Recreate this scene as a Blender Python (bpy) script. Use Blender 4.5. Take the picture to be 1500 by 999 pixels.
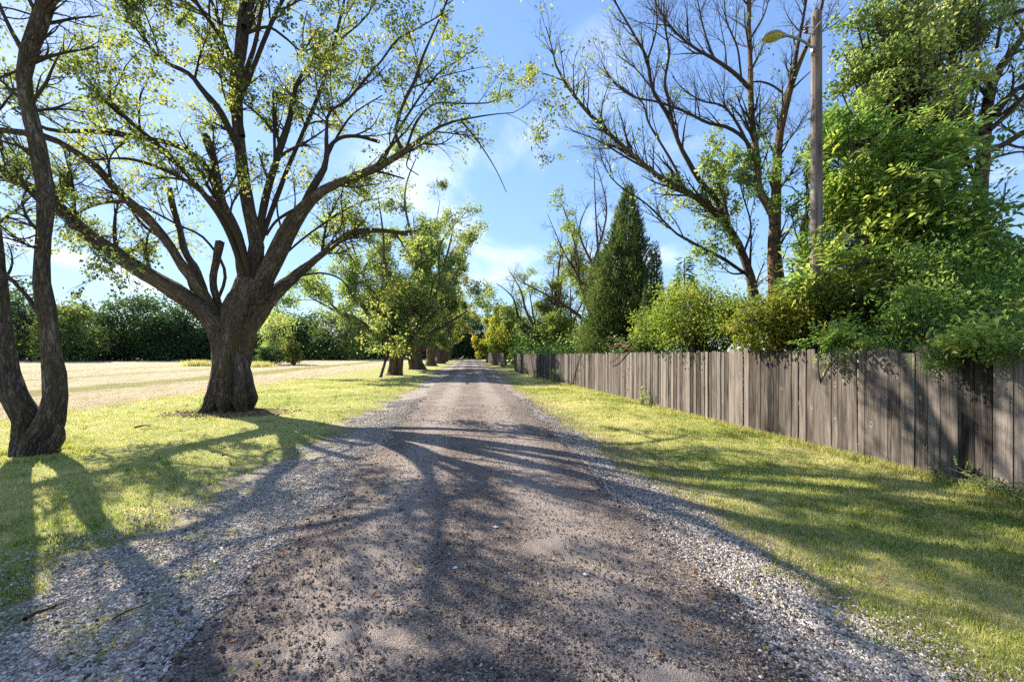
import bpy, math, random
import numpy as np
from math import radians, sin, cos, pi
rad = radians
# ------------------------------------------------------------------ camera, world, sun
for o in list(bpy.data.objects): bpy.data.objects.remove(o)
S = bpy.context.scene
COL = S.collection
YAW = rad(5.4); F = 1500*16/36.0; HZ = 521.0; CH = 1.70
cam = bpy.data.cameras.new('camera'); camo = bpy.data.objects.new('camera', cam); COL.objects.link(camo)
cam.lens = 16; cam.sensor_width = 36; cam.shift_y = (HZ-499.5)/1500.0; cam.clip_end = 6000; cam.clip_start = 0.05
camo.location = (0, 0, CH); camo.rotation_euler = (rad(90), 0, -YAW); S.camera = camo
EL = rad(33); AZ = rad(-45)            # sun: in front and to the left
SUND = np.array([sin(AZ)*cos(EL), cos(AZ)*cos(EL), sin(EL)])
sl = bpy.data.lights.new('sun', 'SUN'); so = bpy.data.objects.new('sun', sl); COL.objects.link(so)
sl.energy = 5.0; sl.angle = rad(0.4); sl.color = (1.0, 0.90, 0.74)
from mathutils import Vector
so.rotation_euler = Vector(SUND).to_track_quat('Z', 'Y').to_euler(); so.location = (-30, 30, 30)
w = bpy.data.worlds.new('World'); S.world = w; w.use_nodes = True
nt = w.node_tree; nt.nodes.clear()
def nn(nt, t, **k):
    n = nt.nodes.new(t)
    for a, b in k.items():
        if a.startswith('i_'):
            n.inputs[a[2:].replace('_', ' ')].default_value = b
        else: setattr(n, a, b)
    return n
sky = nn(nt, 'ShaderNodeTexSky', sky_type='NISHITA', sun_disc=False, sun_elevation=EL, sun_rotation=AZ,
         altitude=200, air_density=1.0, dust_density=0.15, ozone_density=1.8)
L = nt.links.new
tc = nn(nt, 'ShaderNodeTexCoord'); sp = nn(nt, 'ShaderNodeSeparateXYZ'); L(tc.outputs['Generated'], sp.inputs[0])
zz = nn(nt, 'ShaderNodeMath', operation='ADD'); zz.inputs[1].default_value = 0.16; L(sp.outputs[2], zz.inputs[0])
zm = nn(nt, 'ShaderNodeMath', operation='MAXIMUM'); zm.inputs[1].default_value = 0.05; L(zz.outputs[0], zm.inputs[0])
dx = nn(nt, 'ShaderNodeMath', operation='DIVIDE'); dy = nn(nt, 'ShaderNodeMath', operation='DIVIDE')
L(sp.outputs[0], dx.inputs[0]); L(zm.outputs[0], dx.inputs[1]); L(sp.outputs[1], dy.inputs[0]); L(zm.outputs[0], dy.inputs[1])
cb = nn(nt, 'ShaderNodeCombineXYZ'); L(dx.outputs[0], cb.inputs[0]); L(dy.outputs[0], cb.inputs[1])
mp = nn(nt, 'ShaderNodeMapping'); L(cb.outputs[0], mp.inputs[0]); mp.inputs['Scale'].default_value = (1.35, 0.8, 1); mp.inputs['Rotation'].default_value = (0, 0, 0.5); mp.inputs['Location'].default_value = (3.1, 1.7, 0)
cn = nn(nt, 'ShaderNodeTexNoise', noise_dimensions='2D'); L(mp.outputs[0], cn.inputs['Vector'])
cn.inputs['Scale'].default_value = 1.15; cn.inputs['Detail'].default_value = 7; cn.inputs['Roughness'].default_value = 0.52; cn.inputs['Distortion'].default_value = 0.25
cr = nn(nt, 'ShaderNodeMapRange', interpolation_type='SMOOTHSTEP'); L(cn.outputs[0], cr.inputs[0])
cr.inputs['From Min'].default_value = 0.50; cr.inputs['From Max'].default_value = 0.76; cr.inputs['To Min'].default_value = 0.0; cr.inputs['To Max'].default_value = 0.62
cm = nn(nt, 'ShaderNodeMix', data_type='RGBA'); L(cr.outputs[0], cm.inputs[0]); 
lum = nn(nt, 'ShaderNodeRGBToBW'); L(sky.outputs[0], lum.inputs[0])
k1 = nn(nt, 'ShaderNodeMath', operation='MULTIPLY_ADD'); k1.inputs[1].default_value = 0.30; k1.inputs[2].default_value = 1.0; L(lum.outputs[0], k1.inputs[0])
k2 = nn(nt, 'ShaderNodeMath', operation='DIVIDE'); k2.inputs[0].default_value = 1.05; L(k1.outputs[0], k2.inputs[1])
vs = nn(nt, 'ShaderNodeVectorMath', operation='SCALE'); L(sky.outputs[0], vs.inputs[0]); L(k2.outputs[0], vs.inputs['Scale'])

tintn = nn(nt, 'ShaderNodeVectorMath', operation='MULTIPLY'); L(vs.outputs[0], tintn.inputs[0]); tintn.inputs[1].default_value = (0.90, 0.96, 1.06)
L(tintn.outputs[0], cm.inputs[6]); cm.inputs[7].default_value = (3.5, 3.7, 4.0, 1)
bg = nn(nt, 'ShaderNodeBackground'); L(cm.outputs[2], bg.inputs[0]); bg.inputs[1].default_value = 0.15
wo = nn(nt, 'ShaderNodeOutputWorld'); L(bg.outputs[0], wo.inputs[0])
S.view_settings.view_transform = 'Standard'; S.view_settings.look = 'None'; S.view_settings.gamma = 1
S.view_settings.use_curve_mapping = False; S.view_settings.exposure = 1.48
S.render.engine = 'CYCLES'
cy = S.cycles; cy.use_denoising = False; cy.max_bounces = 6; cy.diffuse_bounces = 4; cy.glossy_bounces = 2; cy.transmission_bounces = 5
cy.transparent_max_bounces = 4; cy.caustics_reflective = False; cy.caustics_refractive = False; cy.use_adaptive_sampling = True; cy.adaptive_threshold = 0.015
cy.sample_clamp_indirect = 6.0
# ------------------------------------------------------------------ numpy helpers
rng = np.random.default_rng(7)
def hsh(i, j, k, s=0):
    n = (i*73856093) ^ (j*19349663) ^ (k*83492791) ^ (s*2654435)
    n = (n ^ (n >> 13)) & 0x7fffffff
    n = (n*(n*n % 60493 + 19990303 % 15731) + 1376312589) & 0x7fffffff
    return n/2147483647.0
def vnoise(P, s=0):
    P = np.asarray(P, float); I = np.floor(P).astype(np.int64); f = P-I; f = f*f*(3-2*f); r = 0
    for a in (0, 1):
        for b in (0, 1):
            for c in (0, 1):
                wgt = (f[..., 0] if a else 1-f[..., 0])*(f[..., 1] if b else 1-f[..., 1])*(f[..., 2] if c else 1-f[..., 2])
                r = r+wgt*hsh(I[..., 0]+a, I[..., 1]+b, I[..., 2]+c, s)
    return r
def n2(x, y, sc, s=0): 
    x = np.asarray(x, float); y = np.asarray(y, float); x, y = np.broadcast_arrays(x, y)
    return vnoise(np.stack([x/sc+91.3, y/sc+57.7, np.zeros_like(x)+3.3], -1), s)
def fb(x, y, sc, s=0): return (n2(x, y, sc, s)*.55+n2(x, y, sc*.45, s+1)*.29+n2(x, y, sc*.2, s+2)*.16)
def unit(v): return v/np.maximum(np.linalg.norm(v, axis=-1, keepdims=True), 1e-9)
def rnd(n, r=None): return unit((r or rng).normal(size=(n, 3)))
def zg(x, y):
    x = np.asarray(x, float); y = np.asarray(y, float)
    y1 = np.clip(y-30, 0, 130); z = 0.007*y1*y1/(y1+6)
    z = z+0.004*np.clip(-x-14, 0, 90)
    z = z+0.05*(n2(x, y, 5.0, 5)-.5)*np.clip(1-np.abs(y)/60, 0, 1)
    z = z-0.06*np.exp(-((np.abs(x-0.1)-3.0)/0.7)**2)      # shallow run-off beside the road
    return z
def Wp(px, py, D):
    cx = (px-750)/F*D; z = CH+(HZ-py)/F*D
    return np.array([cx*cos(YAW)+D*sin(YAW), -cx*sin(YAW)+D*cos(YAW), z])
def G(px, py):
    D = CH*F/max(py-HZ, 3)
    for _ in range(25):
        p = Wp(px, py, D); D = D+((CH-float(zg(p[0], p[1])))*F/(py-HZ)-D)*.6
    p = Wp(px, py, D); return float(p[0]), float(p[1])
# ------------------------------------------------------------------ scene helpers
def tag(o, label=None, cat=None, group=None, kind=None):
    for k, v in (('label', label), ('category', cat), ('group', group), ('kind', kind)):
        if v: o[k] = v
    return o
def thing(name, label, cat, loc, group=None):
    o = bpy.data.objects.new(name, None); COL.objects.link(o); o.location = loc; o.empty_display_size = .2
    return tag(o, label, cat, group)
def mk(name, V, faces, mat, parent=None, smooth=False, fattr=None, pattr=None, label=None):
    """faces: list of (n,k) int arrays; V is in world space, made relative to the parent's base"""
    V = np.asarray(V, np.float32)
    off = np.array(parent.location if parent else (0, 0, 0), np.float32)
    if parent and parent.parent: off = off+np.array(parent.parent.location, np.float32)
    me = bpy.data.meshes.new(name); V = V-off
    me.vertices.add(len(V)); me.vertices.foreach_set('co', V.ravel())
    faces = [np.asarray(f, np.int32) for f in faces if len(f)]
    lo = np.concatenate([f.ravel() for f in faces]); tot = np.concatenate([np.full(len(f), f.shape[1], np.int32) for f in faces])
    me.loops.add(len(lo)); me.loops.foreach_set('vertex_index', lo)
    me.polygons.add(len(tot)); st = np.zeros(len(tot), np.int32); st[1:] = np.cumsum(tot)[:-1]
    me.polygons.foreach_set('loop_start', st); me.polygons.foreach_set('loop_total', tot)
    me.polygons.foreach_set('use_smooth', np.full(len(tot), smooth))
    if fattr is not None:
        a = me.attributes.new('tint', 'FLOAT', 'FACE'); a.data.foreach_set('value', np.asarray(fattr, np.float32))
    if pattr is not None:
        a = me.attributes.new('bk', 'FLOAT_VECTOR', 'POINT'); a.data.foreach_set('vector', np.asarray(pattr, np.float32).ravel())
    me.update(calc_edges=True); me.materials.append(mat)
    o = bpy.data.objects.new(name, me); COL.objects.link(o)
    if parent: o.parent = parent
    if label: o['label'] = label
    return o
class MB:
    def __init__(s): s.V = []; s.Q = []; s.T = []; s.n = 0; s.tq = []; s.tt = []; s.B = []
    def add(s, V, Q=None, T=None, tint=.5, bk=None):
        V = np.asarray(V, float); s.V.append(V)
        s.B.append(V if bk is None else bk)
        if Q is not None and len(Q): s.Q.append(np.asarray(Q)+s.n); s.tq.append(np.broadcast_to(tint, (len(Q),)))
        if T is not None and len(T): s.T.append(np.asarray(T)+s.n); s.tt.append(np.broadcast_to(tint, (len(T),)))
        s.n += len(V)
    def box(s, c, h, rz=0, tint=.5, top=1.0):
        x, y, z = h; v = np.array([(a*x*(top if e > 0 else 1), b*y*(top if e > 0 else 1), e*z) for e in (-1, 1) for a, b in ((-1, -1), (1, -1), (1, 1), (-1, 1))], float)
        R = np.array([[cos(rz), -sin(rz), 0], [sin(rz), cos(rz), 0], [0, 0, 1]]); v = v@R.T+np.array(c)
        s.add(v, [(0, 3, 2, 1), (4, 5, 6, 7), (0, 1, 5, 4), (1, 2, 6, 5), (2, 3, 7, 6), (3, 0, 4, 7)], tint=tint)
    def build(s, name, mat, parent=None, smooth=False, label=None):
        f = []; t = []
        if s.Q: f.append(np.concatenate(s.Q)); t.append(np.concatenate(s.tq))
        if s.T: f.append(np.concatenate(s.T)); t.append(np.concatenate(s.tt))
        return mk(name, np.concatenate(s.V), f, mat, parent, smooth, np.concatenate(t), np.concatenate(s.B), label)
def resample(pts, rs, K):
    pts = np.asarray(pts, float); n = len(pts)
    if n == 2: 
        t = np.linspace(0, 1, K)[:, None]; return pts[0]*(1-t)+pts[1]*t, np.interp(t[:, 0], [0, 1], rs)
    e = np.vstack([2*pts[0]-pts[1], pts, 2*pts[-1]-pts[-2]]); out = []; ro = []
    for i in range(n-1):
        p0, p1, p2, p3 = e[i], e[i+1], e[i+2], e[i+3]
        for t in np.linspace(0, 1, 10, endpoint=(i == n-2)):
            out.append(.5*((2*p1)+(-p0+p2)*t+(2*p0-5*p1+4*p2-p3)*t*t+(-p0+3*p1-3*p2+p3)*t**3)); ro.append(rs[i]*(1-t)+rs[i+1]*t)
    out = np.array(out); ro = np.array(ro); s = np.r_[0, np.cumsum(np.linalg.norm(np.diff(out, axis=0), axis=1))]
    q = np.linspace(0, s[-1], K)
    return np.stack([np.interp(q, s, out[:, i]) for i in range(3)], 1), np.interp(q, s, ro)
def tubes(mb, P, R, sides=5, rough=0.0, seed=0, cap=True):
    """P (N,K,3), R (N,K) -> tapered tubes; bark coordinates run along each one"""
    P = np.asarray(P, float); R = np.asarray(R, float); N, K, _ = P.shape
    if N == 0: return
    T = unit(np.gradient(P, axis=1)); ch = unit(P[:, -1]-P[:, 0]); h = np.where(np.abs(ch[:, 2:3]) < .8, [[0, 0, 1.]], [[1., 0.3, 0]])
    ref = unit(np.cross(ch, h))[:, None, :]; u = unit(ref-(ref*T).sum(-1, keepdims=True)*T); v = np.cross(T, u)
    a = np.arange(sides)*2*pi/sides; ca = np.cos(a)[None, None, :, None]; sa = np.sin(a)[None, None, :, None]
    s = np.concatenate([np.zeros((N, 1)), np.cumsum(np.linalg.norm(np.diff(P, axis=1), axis=-1), axis=1)], 1)
    off = np.arange(N)[:, None, None]*7.31+seed
    r4 = R[:, :, None]; cx = np.broadcast_to(np.cos(a)*r4, (N, K, sides)); cyy = np.broadcast_to(np.sin(a)*r4, (N, K, sides)); ss = np.broadcast_to(s[:, :, None]+off, (N, K, sides))
    rr = np.broadcast_to(r4, (N, K, sides)).copy()
    if rough > 0:
        q = np.stack([cx/np.maximum(r4, .05)*1.6+5, cyy/np.maximum(r4, .05)*1.6+9, ss*1.3], -1); rr = rr*(1+rough*1.6*(vnoise(q, 3)-.5))
        q = np.stack([cx*9+25, cyy*9+19, ss*1.1], -1); rg = 1-2*np.abs(vnoise(q, 4)-.5)
        q2 = np.stack([cx*26+25, cyy*26+19, ss*3.2], -1); rg2 = 1-2*np.abs(vnoise(q2, 6)-.5)
        rr = rr+rough*(np.minimum(r4, .25))*(.8*(rg-.7)+.55*(rg2-.7))
    V = P[:, :, None, :]+(u[:, :, None, :]*ca+v[:, :, None, :]*sa)*rr[..., None]
    B = np.stack([cx, cyy, ss*.22], -1)
    idx = np.arange(N*K*sides).reshape(N, K, sides); i0 = idx[:, :-1]; i1 = idx[:, 1:]
    Q = np.stack([i0, np.roll(i0, -1, 2), np.roll(i1, -1, 2), i1], -1).reshape(-1, 4)
    mb.add(V.reshape(-1, 3), Q, bk=B.reshape(-1, 3))
    if cap:
        base = mb.n; C = P[:, -1]+T[:, -1]*R[:, -1:]*.4; e = idx[:, -1]
        Tr = np.stack([e+base-N*K*sides, np.roll(e, -1, 1)+base-N*K*sides, np.broadcast_to((base+np.arange(N))[:, None], e.shape)], -1).reshape(-1, 3)
        mb.V.append(C); mb.B.append(np.c_[C[:, :2]*0, s[:, -1]]); mb.n += N; mb.T.append(Tr); mb.tt.append(np.full(len(Tr), .5))
def spawn(P, R, W, n, L, t0=.25, ang=(35, 65), up=.15, wig=.25, rr=.55, rmin=.004, K=7, t1=1.0, side=None, weight=None, tipc=.35):
    N, Kp, _ = P.shape
    ln = np.linalg.norm(np.diff(P, axis=1), axis=-1).sum(1); pw = ln*(weight if weight is not None else 1); pw = pw/pw.sum()
    i = rng.choice(N, n, p=pw); t = rng.uniform(t0, t1, n)*(Kp-1); k = np.minimum(t.astype(int), Kp-2); f = (t-k)[:, None]
    p0 = P[i, k]*(1-f)+P[i, k+1]*f; T = unit(P[i, k+1]-P[i, k]); r0 = R[i, k]*(1-f[:, 0])+R[i, k+1]*f[:, 0]
    pr = unit(np.cross(T, rnd(n))); a = np.radians(rng.uniform(ang[0], ang[1], n))[:, None]
    d = unit(T*np.cos(a)+pr*np.sin(a)+np.array([0, 0, up])); tt = t/(Kp-1)
    Ls = (L*(1-tipc*tt)*rng.uniform(.55, 1.25, n))
    if np.ndim(L) == 0: Ls = np.minimum(Ls, ln[i]*.9)
    step = Ls/(K-1); out = np.empty((n, K, 3)); out[:, 0] = p0; dr = rnd(n)*wig
    for q in range(1, K):
        d = unit(d+dr*.5+rnd(n)*wig*.6+np.array([0, 0, up*.25])); out[:, q] = out[:, q-1]+d*step[:, None]
    rs = np.maximum(np.minimum(r0*rr, .012+Ls*.022), rmin); tp = np.linspace(1, .22, K)[None, :]
    return out, np.maximum(rs[:, None]*tp, rmin*.5), W[i]
def leafmesh(mb, C, D, N, Ls, Wd, tint, fold=.18):
    n = len(C); D = unit(D); Sd = unit(np.cross(D, N)); Nn = np.cross(Sd, D); Ls = np.broadcast_to(Ls, (n,))[:, None]; Wd = np.broadcast_to(Wd, (n,))[:, None]
    m = C+D*Ls*.45; V = np.stack([C, m+Sd*Wd*.5+Nn*Wd*fold, C+D*Ls-Nn*Ls*.10, m-Sd*Wd*.5+Nn*Wd*fold], 1).reshape(-1, 3)
    b = np.arange(n)[:, None]*4; T = np.concatenate([b+np.array([[0, 2, 1]]), b+np.array([[0, 3, 2]])], 1).reshape(-1, 3)
    mb.add(V, T=T, tint=np.repeat(tint, 2))
def leaf_on(mb, P, R, W, per, size, tint=(.5, .2), aspect=.7, droop=.35, clump=1.0, thr=.0, spread=.5, seed=0, tband=None):
    n0 = len(P)*per; i = np.repeat(np.arange(len(P)), per); keep = rng.random(n0) < W[i]; i = i[keep]; n = len(i)
    Kp = P.shape[1]; t = rng.uniform(.15, 1, n)*(Kp-1); k = np.minimum(t.astype(int), Kp-2); f = (t-k)[:, None]
    p = P[i, k]*(1-f)+P[i, k+1]*f; T = unit(P[i, k+1]-P[i, k])
    if thr > 0:
        q = vnoise(p/clump+seed, 11); kk = q > thr; p = p[kk]; T = T[kk]; n = len(p)
    d = unit(T*.5+rnd(n)*.9+np.array([0, 0, -droop])); N_ = unit(rnd(n)*.75+np.array([0, 0, .6])+SUND*.6)
    p = p+rnd(n)*size*spread
    tn = np.clip(tint[0]+(vnoise(p/(clump*1.3)+31, 12)-.5)*.55+rng.normal(0, tint[1]*.5, n), 0, 1)
    s = size*rng.uniform(.65, 1.25, n)
    leafmesh(mb, p, d, N_, s, s*aspect, tn)
# ------------------------------------------------------------------ materials
def newmat(name):
    m = bpy.data.materials.new(name); m.use_nodes = True; t = m.node_tree; t.nodes.clear(); return m, t
def ramp(t, fac, stops, interp='LINEAR'):
    r = nn(t, 'ShaderNodeValToRGB'); r.color_ramp.interpolation = interp
    while len(r.color_ramp.elements) > 1: r.color_ramp.elements.remove(r.color_ramp.elements[-1])
    for k, (p, c) in enumerate(stops):
        e = r.color_ramp.elements[0] if k == 0 else r.color_ramp.elements.new(p)
        e.position = p; e.color = (*c, 1)
    t.links.new(fac, r.inputs[0]); return r.outputs[0]
def noise(t, vec, scale, detail=4, rough=.55, dist=0):
    n = nn(t, 'ShaderNodeTexNoise'); n.inputs['Scale'].default_value = scale; n.inputs['Detail'].default_value = detail
    n.inputs['Roughness'].default_value = rough; n.inputs['Distortion'].default_value = dist
    if vec is not None: t.links.new(vec, n.inputs['Vector'])
    return n.outputs[0]
def voro(t, vec, scale, feature='F1', out='Distance'):
    n = nn(t, 'ShaderNodeTexVoronoi', feature=feature); n.inputs['Scale'].default_value = scale
    if vec is not None: t.links.new(vec, n.inputs['Vector'])
    return n.outputs[out]
def mapv(t, vec, scale=(1, 1, 1), loc=(0, 0, 0), rot=(0, 0, 0)):
    m = nn(t, 'ShaderNodeMapping'); m.inputs['Scale'].default_value = scale; m.inputs['Location'].default_value = loc; m.inputs['Rotation'].default_value = rot; t.links.new(vec, m.inputs[0]); return m.outputs[0]
def mixc(t, fac, a, b, mode='MIX'):
    m = nn(t, 'ShaderNodeMix', data_type='RGBA', blend_type=mode)
    for s, v in ((0, fac), (6, a), (7, b)):
        if hasattr(v, 'is_output'): t.links.new(v, m.inputs[s])
        else: m.inputs[s].default_value = (*v, 1) if isinstance(v, tuple) else v
    return m.outputs[2]
def math_(t, op, a, b=0.0, c=None):
    m = nn(t, 'ShaderNodeMath', operation=op)
    for s, v in ((0, a), (1, b), (2, c)):
        if v is None: continue
        if hasattr(v, 'is_output'): t.links.new(v, m.inputs[s])
        else: m.inputs[s].default_value = v
    return m.outputs[0]
def smooth(t, v, a, b, lo=0., hi=1.):
    m = nn(t, 'ShaderNodeMapRange', interpolation_type='SMOOTHSTEP'); t.links.new(v, m.inputs[0])
    for k, x in zip(('From Min', 'From Max', 'To Min', 'To Max'), (a, b, lo, hi)): m.inputs[k].default_value = x
    return m.outputs[0]
def bump(t, h, st, dist, prev=None):
    b = nn(t, 'ShaderNodeBump'); b.inputs['Strength'].default_value = st; b.inputs['Distance'].default_value = dist; t.links.new(h, b.inputs['Height'])
    if prev is not None: t.links.new(prev, b.inputs['Normal'])
    return b.outputs[0]
def finish(t, col, rough=.85, nrm=None, spec=.25, metal=0.):
    p = nn(t, 'ShaderNodeBsdfPrincipled'); o = nn(t, 'ShaderNodeOutputMaterial')
    if hasattr(col, 'is_output'): t.links.new(col, p.inputs['Base Color'])
    else: p.inputs['Base Color'].default_value = (*col, 1)
    if hasattr(rough, 'is_output'): t.links.new(rough, p.inputs['Roughness'])
    else: p.inputs['Roughness'].default_value = rough
    p.inputs['Specular IOR Level'].default_value = spec; p.inputs['Metallic'].default_value = metal
    if nrm is not None: t.links.new(nrm, p.inputs['Normal'])
    t.links.new(p.outputs[0], o.inputs[0]); return p
def attr(t, name, out): 
    a = nn(t, 'ShaderNodeAttribute', attribute_name=name); return a.outputs[out]
def objco(t): return nn(t, 'ShaderNodeTexCoord').outputs['Object']
def geopos(t): return nn(t, 'ShaderNodeNewGeometry').outputs['Position']
def leafmat(name, stops, trans=.42, rough=.5, spec=.3, tstops=None):
    m, t = newmat(name); f = attr(t, 'tint', 'Fac'); c = ramp(t, f, stops)
    p = nn(t, 'ShaderNodeBsdfPrincipled'); t.links.new(c, p.inputs['Base Color']); p.inputs['Roughness'].default_value = rough; p.inputs['Specular IOR Level'].default_value = spec
    tr = nn(t, 'ShaderNodeBsdfTranslucent'); tcx = mixc(t, 1.0, c, (1.65, 1.62, 1.15), 'MULTIPLY'); t.links.new(tcx, tr.inputs[0])
    mx = nn(t, 'ShaderNodeMixShader'); mx.inputs[0].default_value = trans; t.links.new(p.outputs[0], mx.inputs[1]); t.links.new(tr.outputs[0], mx.inputs[2])
    o = nn(t, 'ShaderNodeOutputMaterial'); t.links.new(mx.outputs[0], o.inputs[0]); return m
def barkmat(name, stops, moss=None, sc=17.0, bs=1.0):
    m, t = newmat(name); v = attr(t, 'bk', 'Vector')
    n = noise(t, v, sc, 6, .62, .6); r = noise(t, v, sc*2.6, 4, .6, .4); lo = noise(t, v, 2.2, 3)
    ridge = math_(t, 'ABSOLUTE', math_(t, 'SUBTRACT', n, .5)); h = math_(t, 'ADD', math_(t, 'MULTIPLY', ridge, 3.4), math_(t, 'MULTIPLY', r, .5))
    f = math_(t, 'ADD', math_(t, 'MULTIPLY', h, .75), math_(t, 'MULTIPLY', math_(t, 'SUBTRACT', lo, .5), .6)); c = ramp(t, f, stops)
    if moss: c = mixc(t, smooth(t, noise(t, v, 3.1, 4, .6), .52, .68, 0, .75), c, moss)
    finish(t, c, .92, bump(t, h, bs, .035), .12); return m
M = {}
M['bark'] = barkmat('bark', [(.12, (.024, .018, .014)), (.34, (.105, .080, .062)), (.58, (.215, .17, .137)), (.90, (.33, .275, .23))], moss=(.075, .075, .03))
M['bark_warm'] = barkmat('bark_warm', [(.1, (.035, .024, .015)), (.36, (.16, .105, .062)), (.65, (.33, .23, .145)), (1, (.36, .26, .17))])
M['bark_grey'] = barkmat('bark_grey', [(0, (.03, .026, .024)), (.5, (.10, .088, .078)), (1, (.24, .215, .19))])
M['deadwood'] = barkmat('deadwood', [(0, (.05, .03, .018)), (.5, (.17, .105, .065)), (1, (.33, .23, .16))])
m, t = newmat('twig'); finish(t, (.055, .044, .036), .9, None, .1); M['twig'] = m
m, t = newmat('twig_grey'); finish(t, (.13, .115, .10), .9, None, .1); M['twig_grey'] = m
M['leaf_maple'] = leafmat('leaf_maple', [(0, (.035, .06, .024)), (.35, (.08, .12, .035)), (.65, (.155, .20, .055)), (.9, (.27, .30, .08)), (1, (.40, .36, .10))], .6)
M['leaf_bright'] = leafmat('leaf_bright', [(0, (.03, .075, .024)), (.4, (.075, .155, .038)), (.75, (.16, .25, .06)), (1, (.34, .39, .10))], .58, .42, .35)
M['leaf_deep'] = leafmat('leaf_deep', [(0, (.03, .07, .02)), (.5, (.075, .15, .036)), (1, (.18, .26, .06))], .5, .42, .4)
M['leaf_ash'] = leafmat('leaf_ash', [(0, (.06, .11, .04)), (.5, (.16, .23, .075)), (.85, (.31, .36, .13)), (1, (.44, .46, .18))], .58, .5, .3)
M['leaf_autumn'] = leafmat('leaf_autumn', [(0, (.03, .05, .015)), (.45, (.13, .165, .028)), (.7, (.24, .24, .035)), (.93, (.28, .14, .03)), (1, (.33, .10, .04))], .52)
M['leaf_far'] = leafmat('leaf_far', [(0, (.018, .045, .026)), (.4, (.045, .09, .035)), (.7, (.09, .145, .042)), (.9, (.16, .20, .05)), (1, (.22, .22, .06))], .3, .6, .2)
M['leaf_yellow'] = leafmat('leaf_yellow', [(0, (.07, .12, .025)), (.5, (.20, .26, .045)), (.85, (.34, .33, .05)), (1, (.42, .28, .04))], .52)
M['needle'] = leafmat('needle', [(0, (.026, .048, .020)), (.5, (.065, .105, .036)), (1, (.15, .18, .065))], .35, .6, .2)
M['grass'] = leafmat('grass_blade', [(0, (.085, .14, .03)), (.3, (.18, .235, .055)), (.6, (.33, .345, .11)), (.85, (.47, .43, .22)), (1, (.56, .49, .33))], .45, .55, .25)
M['straw'] = leafmat('straw', [(0, (.28, .28, .10)), (.5, (.50, .42, .25)), (1, (.66, .56, .38))], .2, .7, .15)
# ground soil / lawn
m, t = newmat('lawn'); P = geopos(t)
a = noise(t, P, .55, 5, .6); b = noise(t, P, 5.5, 5, .65); c = noise(t, P, 55, 3, .7)
f = math_(t, 'ADD', math_(t, 'ADD', math_(t, 'MULTIPLY', a, .55), math_(t, 'MULTIPLY', b, .35)), math_(t, 'MULTIPLY', c, .25))
col = ramp(t, f, [(.36, (.14, .18, .045)), (.48, (.25, .275, .08)), (.60, (.36, .355, .13)), (.75, (.46, .41, .23))])
col = mixc(t, smooth(t, noise(t, P, 1.7, 5, .7), .60, .76, 0, .6), col, (.27, .21, .13))
lx = nn(t, 'ShaderNodeSeparateXYZ'); t.links.new(P, lx.inputs[0]); dsh = math_(t, 'ADD', math_(t, 'ABSOLUTE', lx.outputs[0]), math_(t, 'MULTIPLY', math_(t, 'SUBTRACT', noise(t, P, 2.1, 5, .7), .5), 2.6))
col = mixc(t, smooth(t, dsh, 2.7, 3.6, .85, 0), col, (.23, .185, .135))
finish(t, col, .95, bump(t, math_(t, 'ADD', b, c), .8, .04), .1); M['lawn'] = m
m, t = newmat('hay_field'); P = geopos(t)
st = noise(t, mapv(t, P, (3.2, .35, 1), rot=(0, 0, .06)), 1.2, 7, .68, .6); row = noise(t, mapv(t, P, (.17, .008, 1), rot=(0, 0, .03)), 1.0, 2, .5)
fi = noise(t, P, 9, 5, .75); wx = nn(t, 'ShaderNodeSeparateXYZ'); t.links.new(P, wx.inputs[0])
tan = ramp(t, math_(t, 'ADD', math_(t, 'MULTIPLY', st, .62), math_(t, 'MULTIPLY', fi, .38)), [(.32, (.20, .155, .09)), (.42, (.44, .355, .22)), (.52, (.62, .52, .35)), (.68, (.74, .65, .48))])
grn = ramp(t, st, [(.35, (.20, .22, .045)), (.65, (.36, .33, .12))])
xw = math_(t, 'ADD', wx.outputs[0], math_(t, 'MULTIPLY', math_(t, 'SUBTRACT', noise(t, P, .12, 3), .5), 3.0))
g = None
for c0, hw, am in ((-19.0, 1.8, 1.), (-28.5, 1.6, .6), (-38, 1.6, .45), (-52, 2.4, .35), (-70, 3, .3)):
    q = smooth(t, math_(t, 'ABSOLUTE', math_(t, 'SUBTRACT', xw, c0)), hw*.5, hw*1.3, am, 0); g = q if g is None else math_(t, 'MAXIMUM', g, q)
g = math_(t, 'MULTIPLY', g, smooth(t, st, .35, .55, .5, 1))
col = mixc(t, g, tan, grn)
col = mixc(t, smooth(t, noise(t, mapv(t, P, (2.2, .5, 1)), 1.0, 5, .7), .56, .66, 0, .6), col, (.24, .185, .12))
finish(t, col, .95, bump(t, math_(t, 'ADD', st, fi), 1.0, .25), .08); M['field'] = m
def stonemat(name, stops, sc, bs, rough=.85, mixn=.5, extra=None):
    m, t = newmat(name); P = geopos(t); cell = voro(t, P, sc, out='Color'); sp_ = nn(t, 'ShaderNodeSeparateColor'); t.links.new(cell, sp_.inputs[0])
    d = voro(t, P, sc); d2 = voro(t, P, sc*2.3); n1 = noise(t, P, 1.1, 5, .65); nf = noise(t, P, sc*3, 3)
    f = math_(t, 'ADD', math_(t, 'MULTIPLY', sp_.outputs[0], .45), math_(t, 'ADD', math_(t, 'MULTIPLY', n1, .5), math_(t, 'MULTIPLY', nf, .2)))
    c = ramp(t, f, stops)
    if name == 'gravel_bed': c = mixc(t, smooth(t, noise(t, P, 1.3, 5, .7), .50, .68, 0, .75), c, (.14, .105, .08))
    if extra: c = extra(t, P, c)
    h = math_(t, 'ADD', math_(t, 'MULTIPLY', math_(t, 'SUBTRACT', 1., d), 1.), math_(t, 'MULTIPLY', math_(t, 'SUBTRACT', 1., d2), .5))
    finish(t, c, rough, bump(t, h, bs, .016), .2); return m
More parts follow.
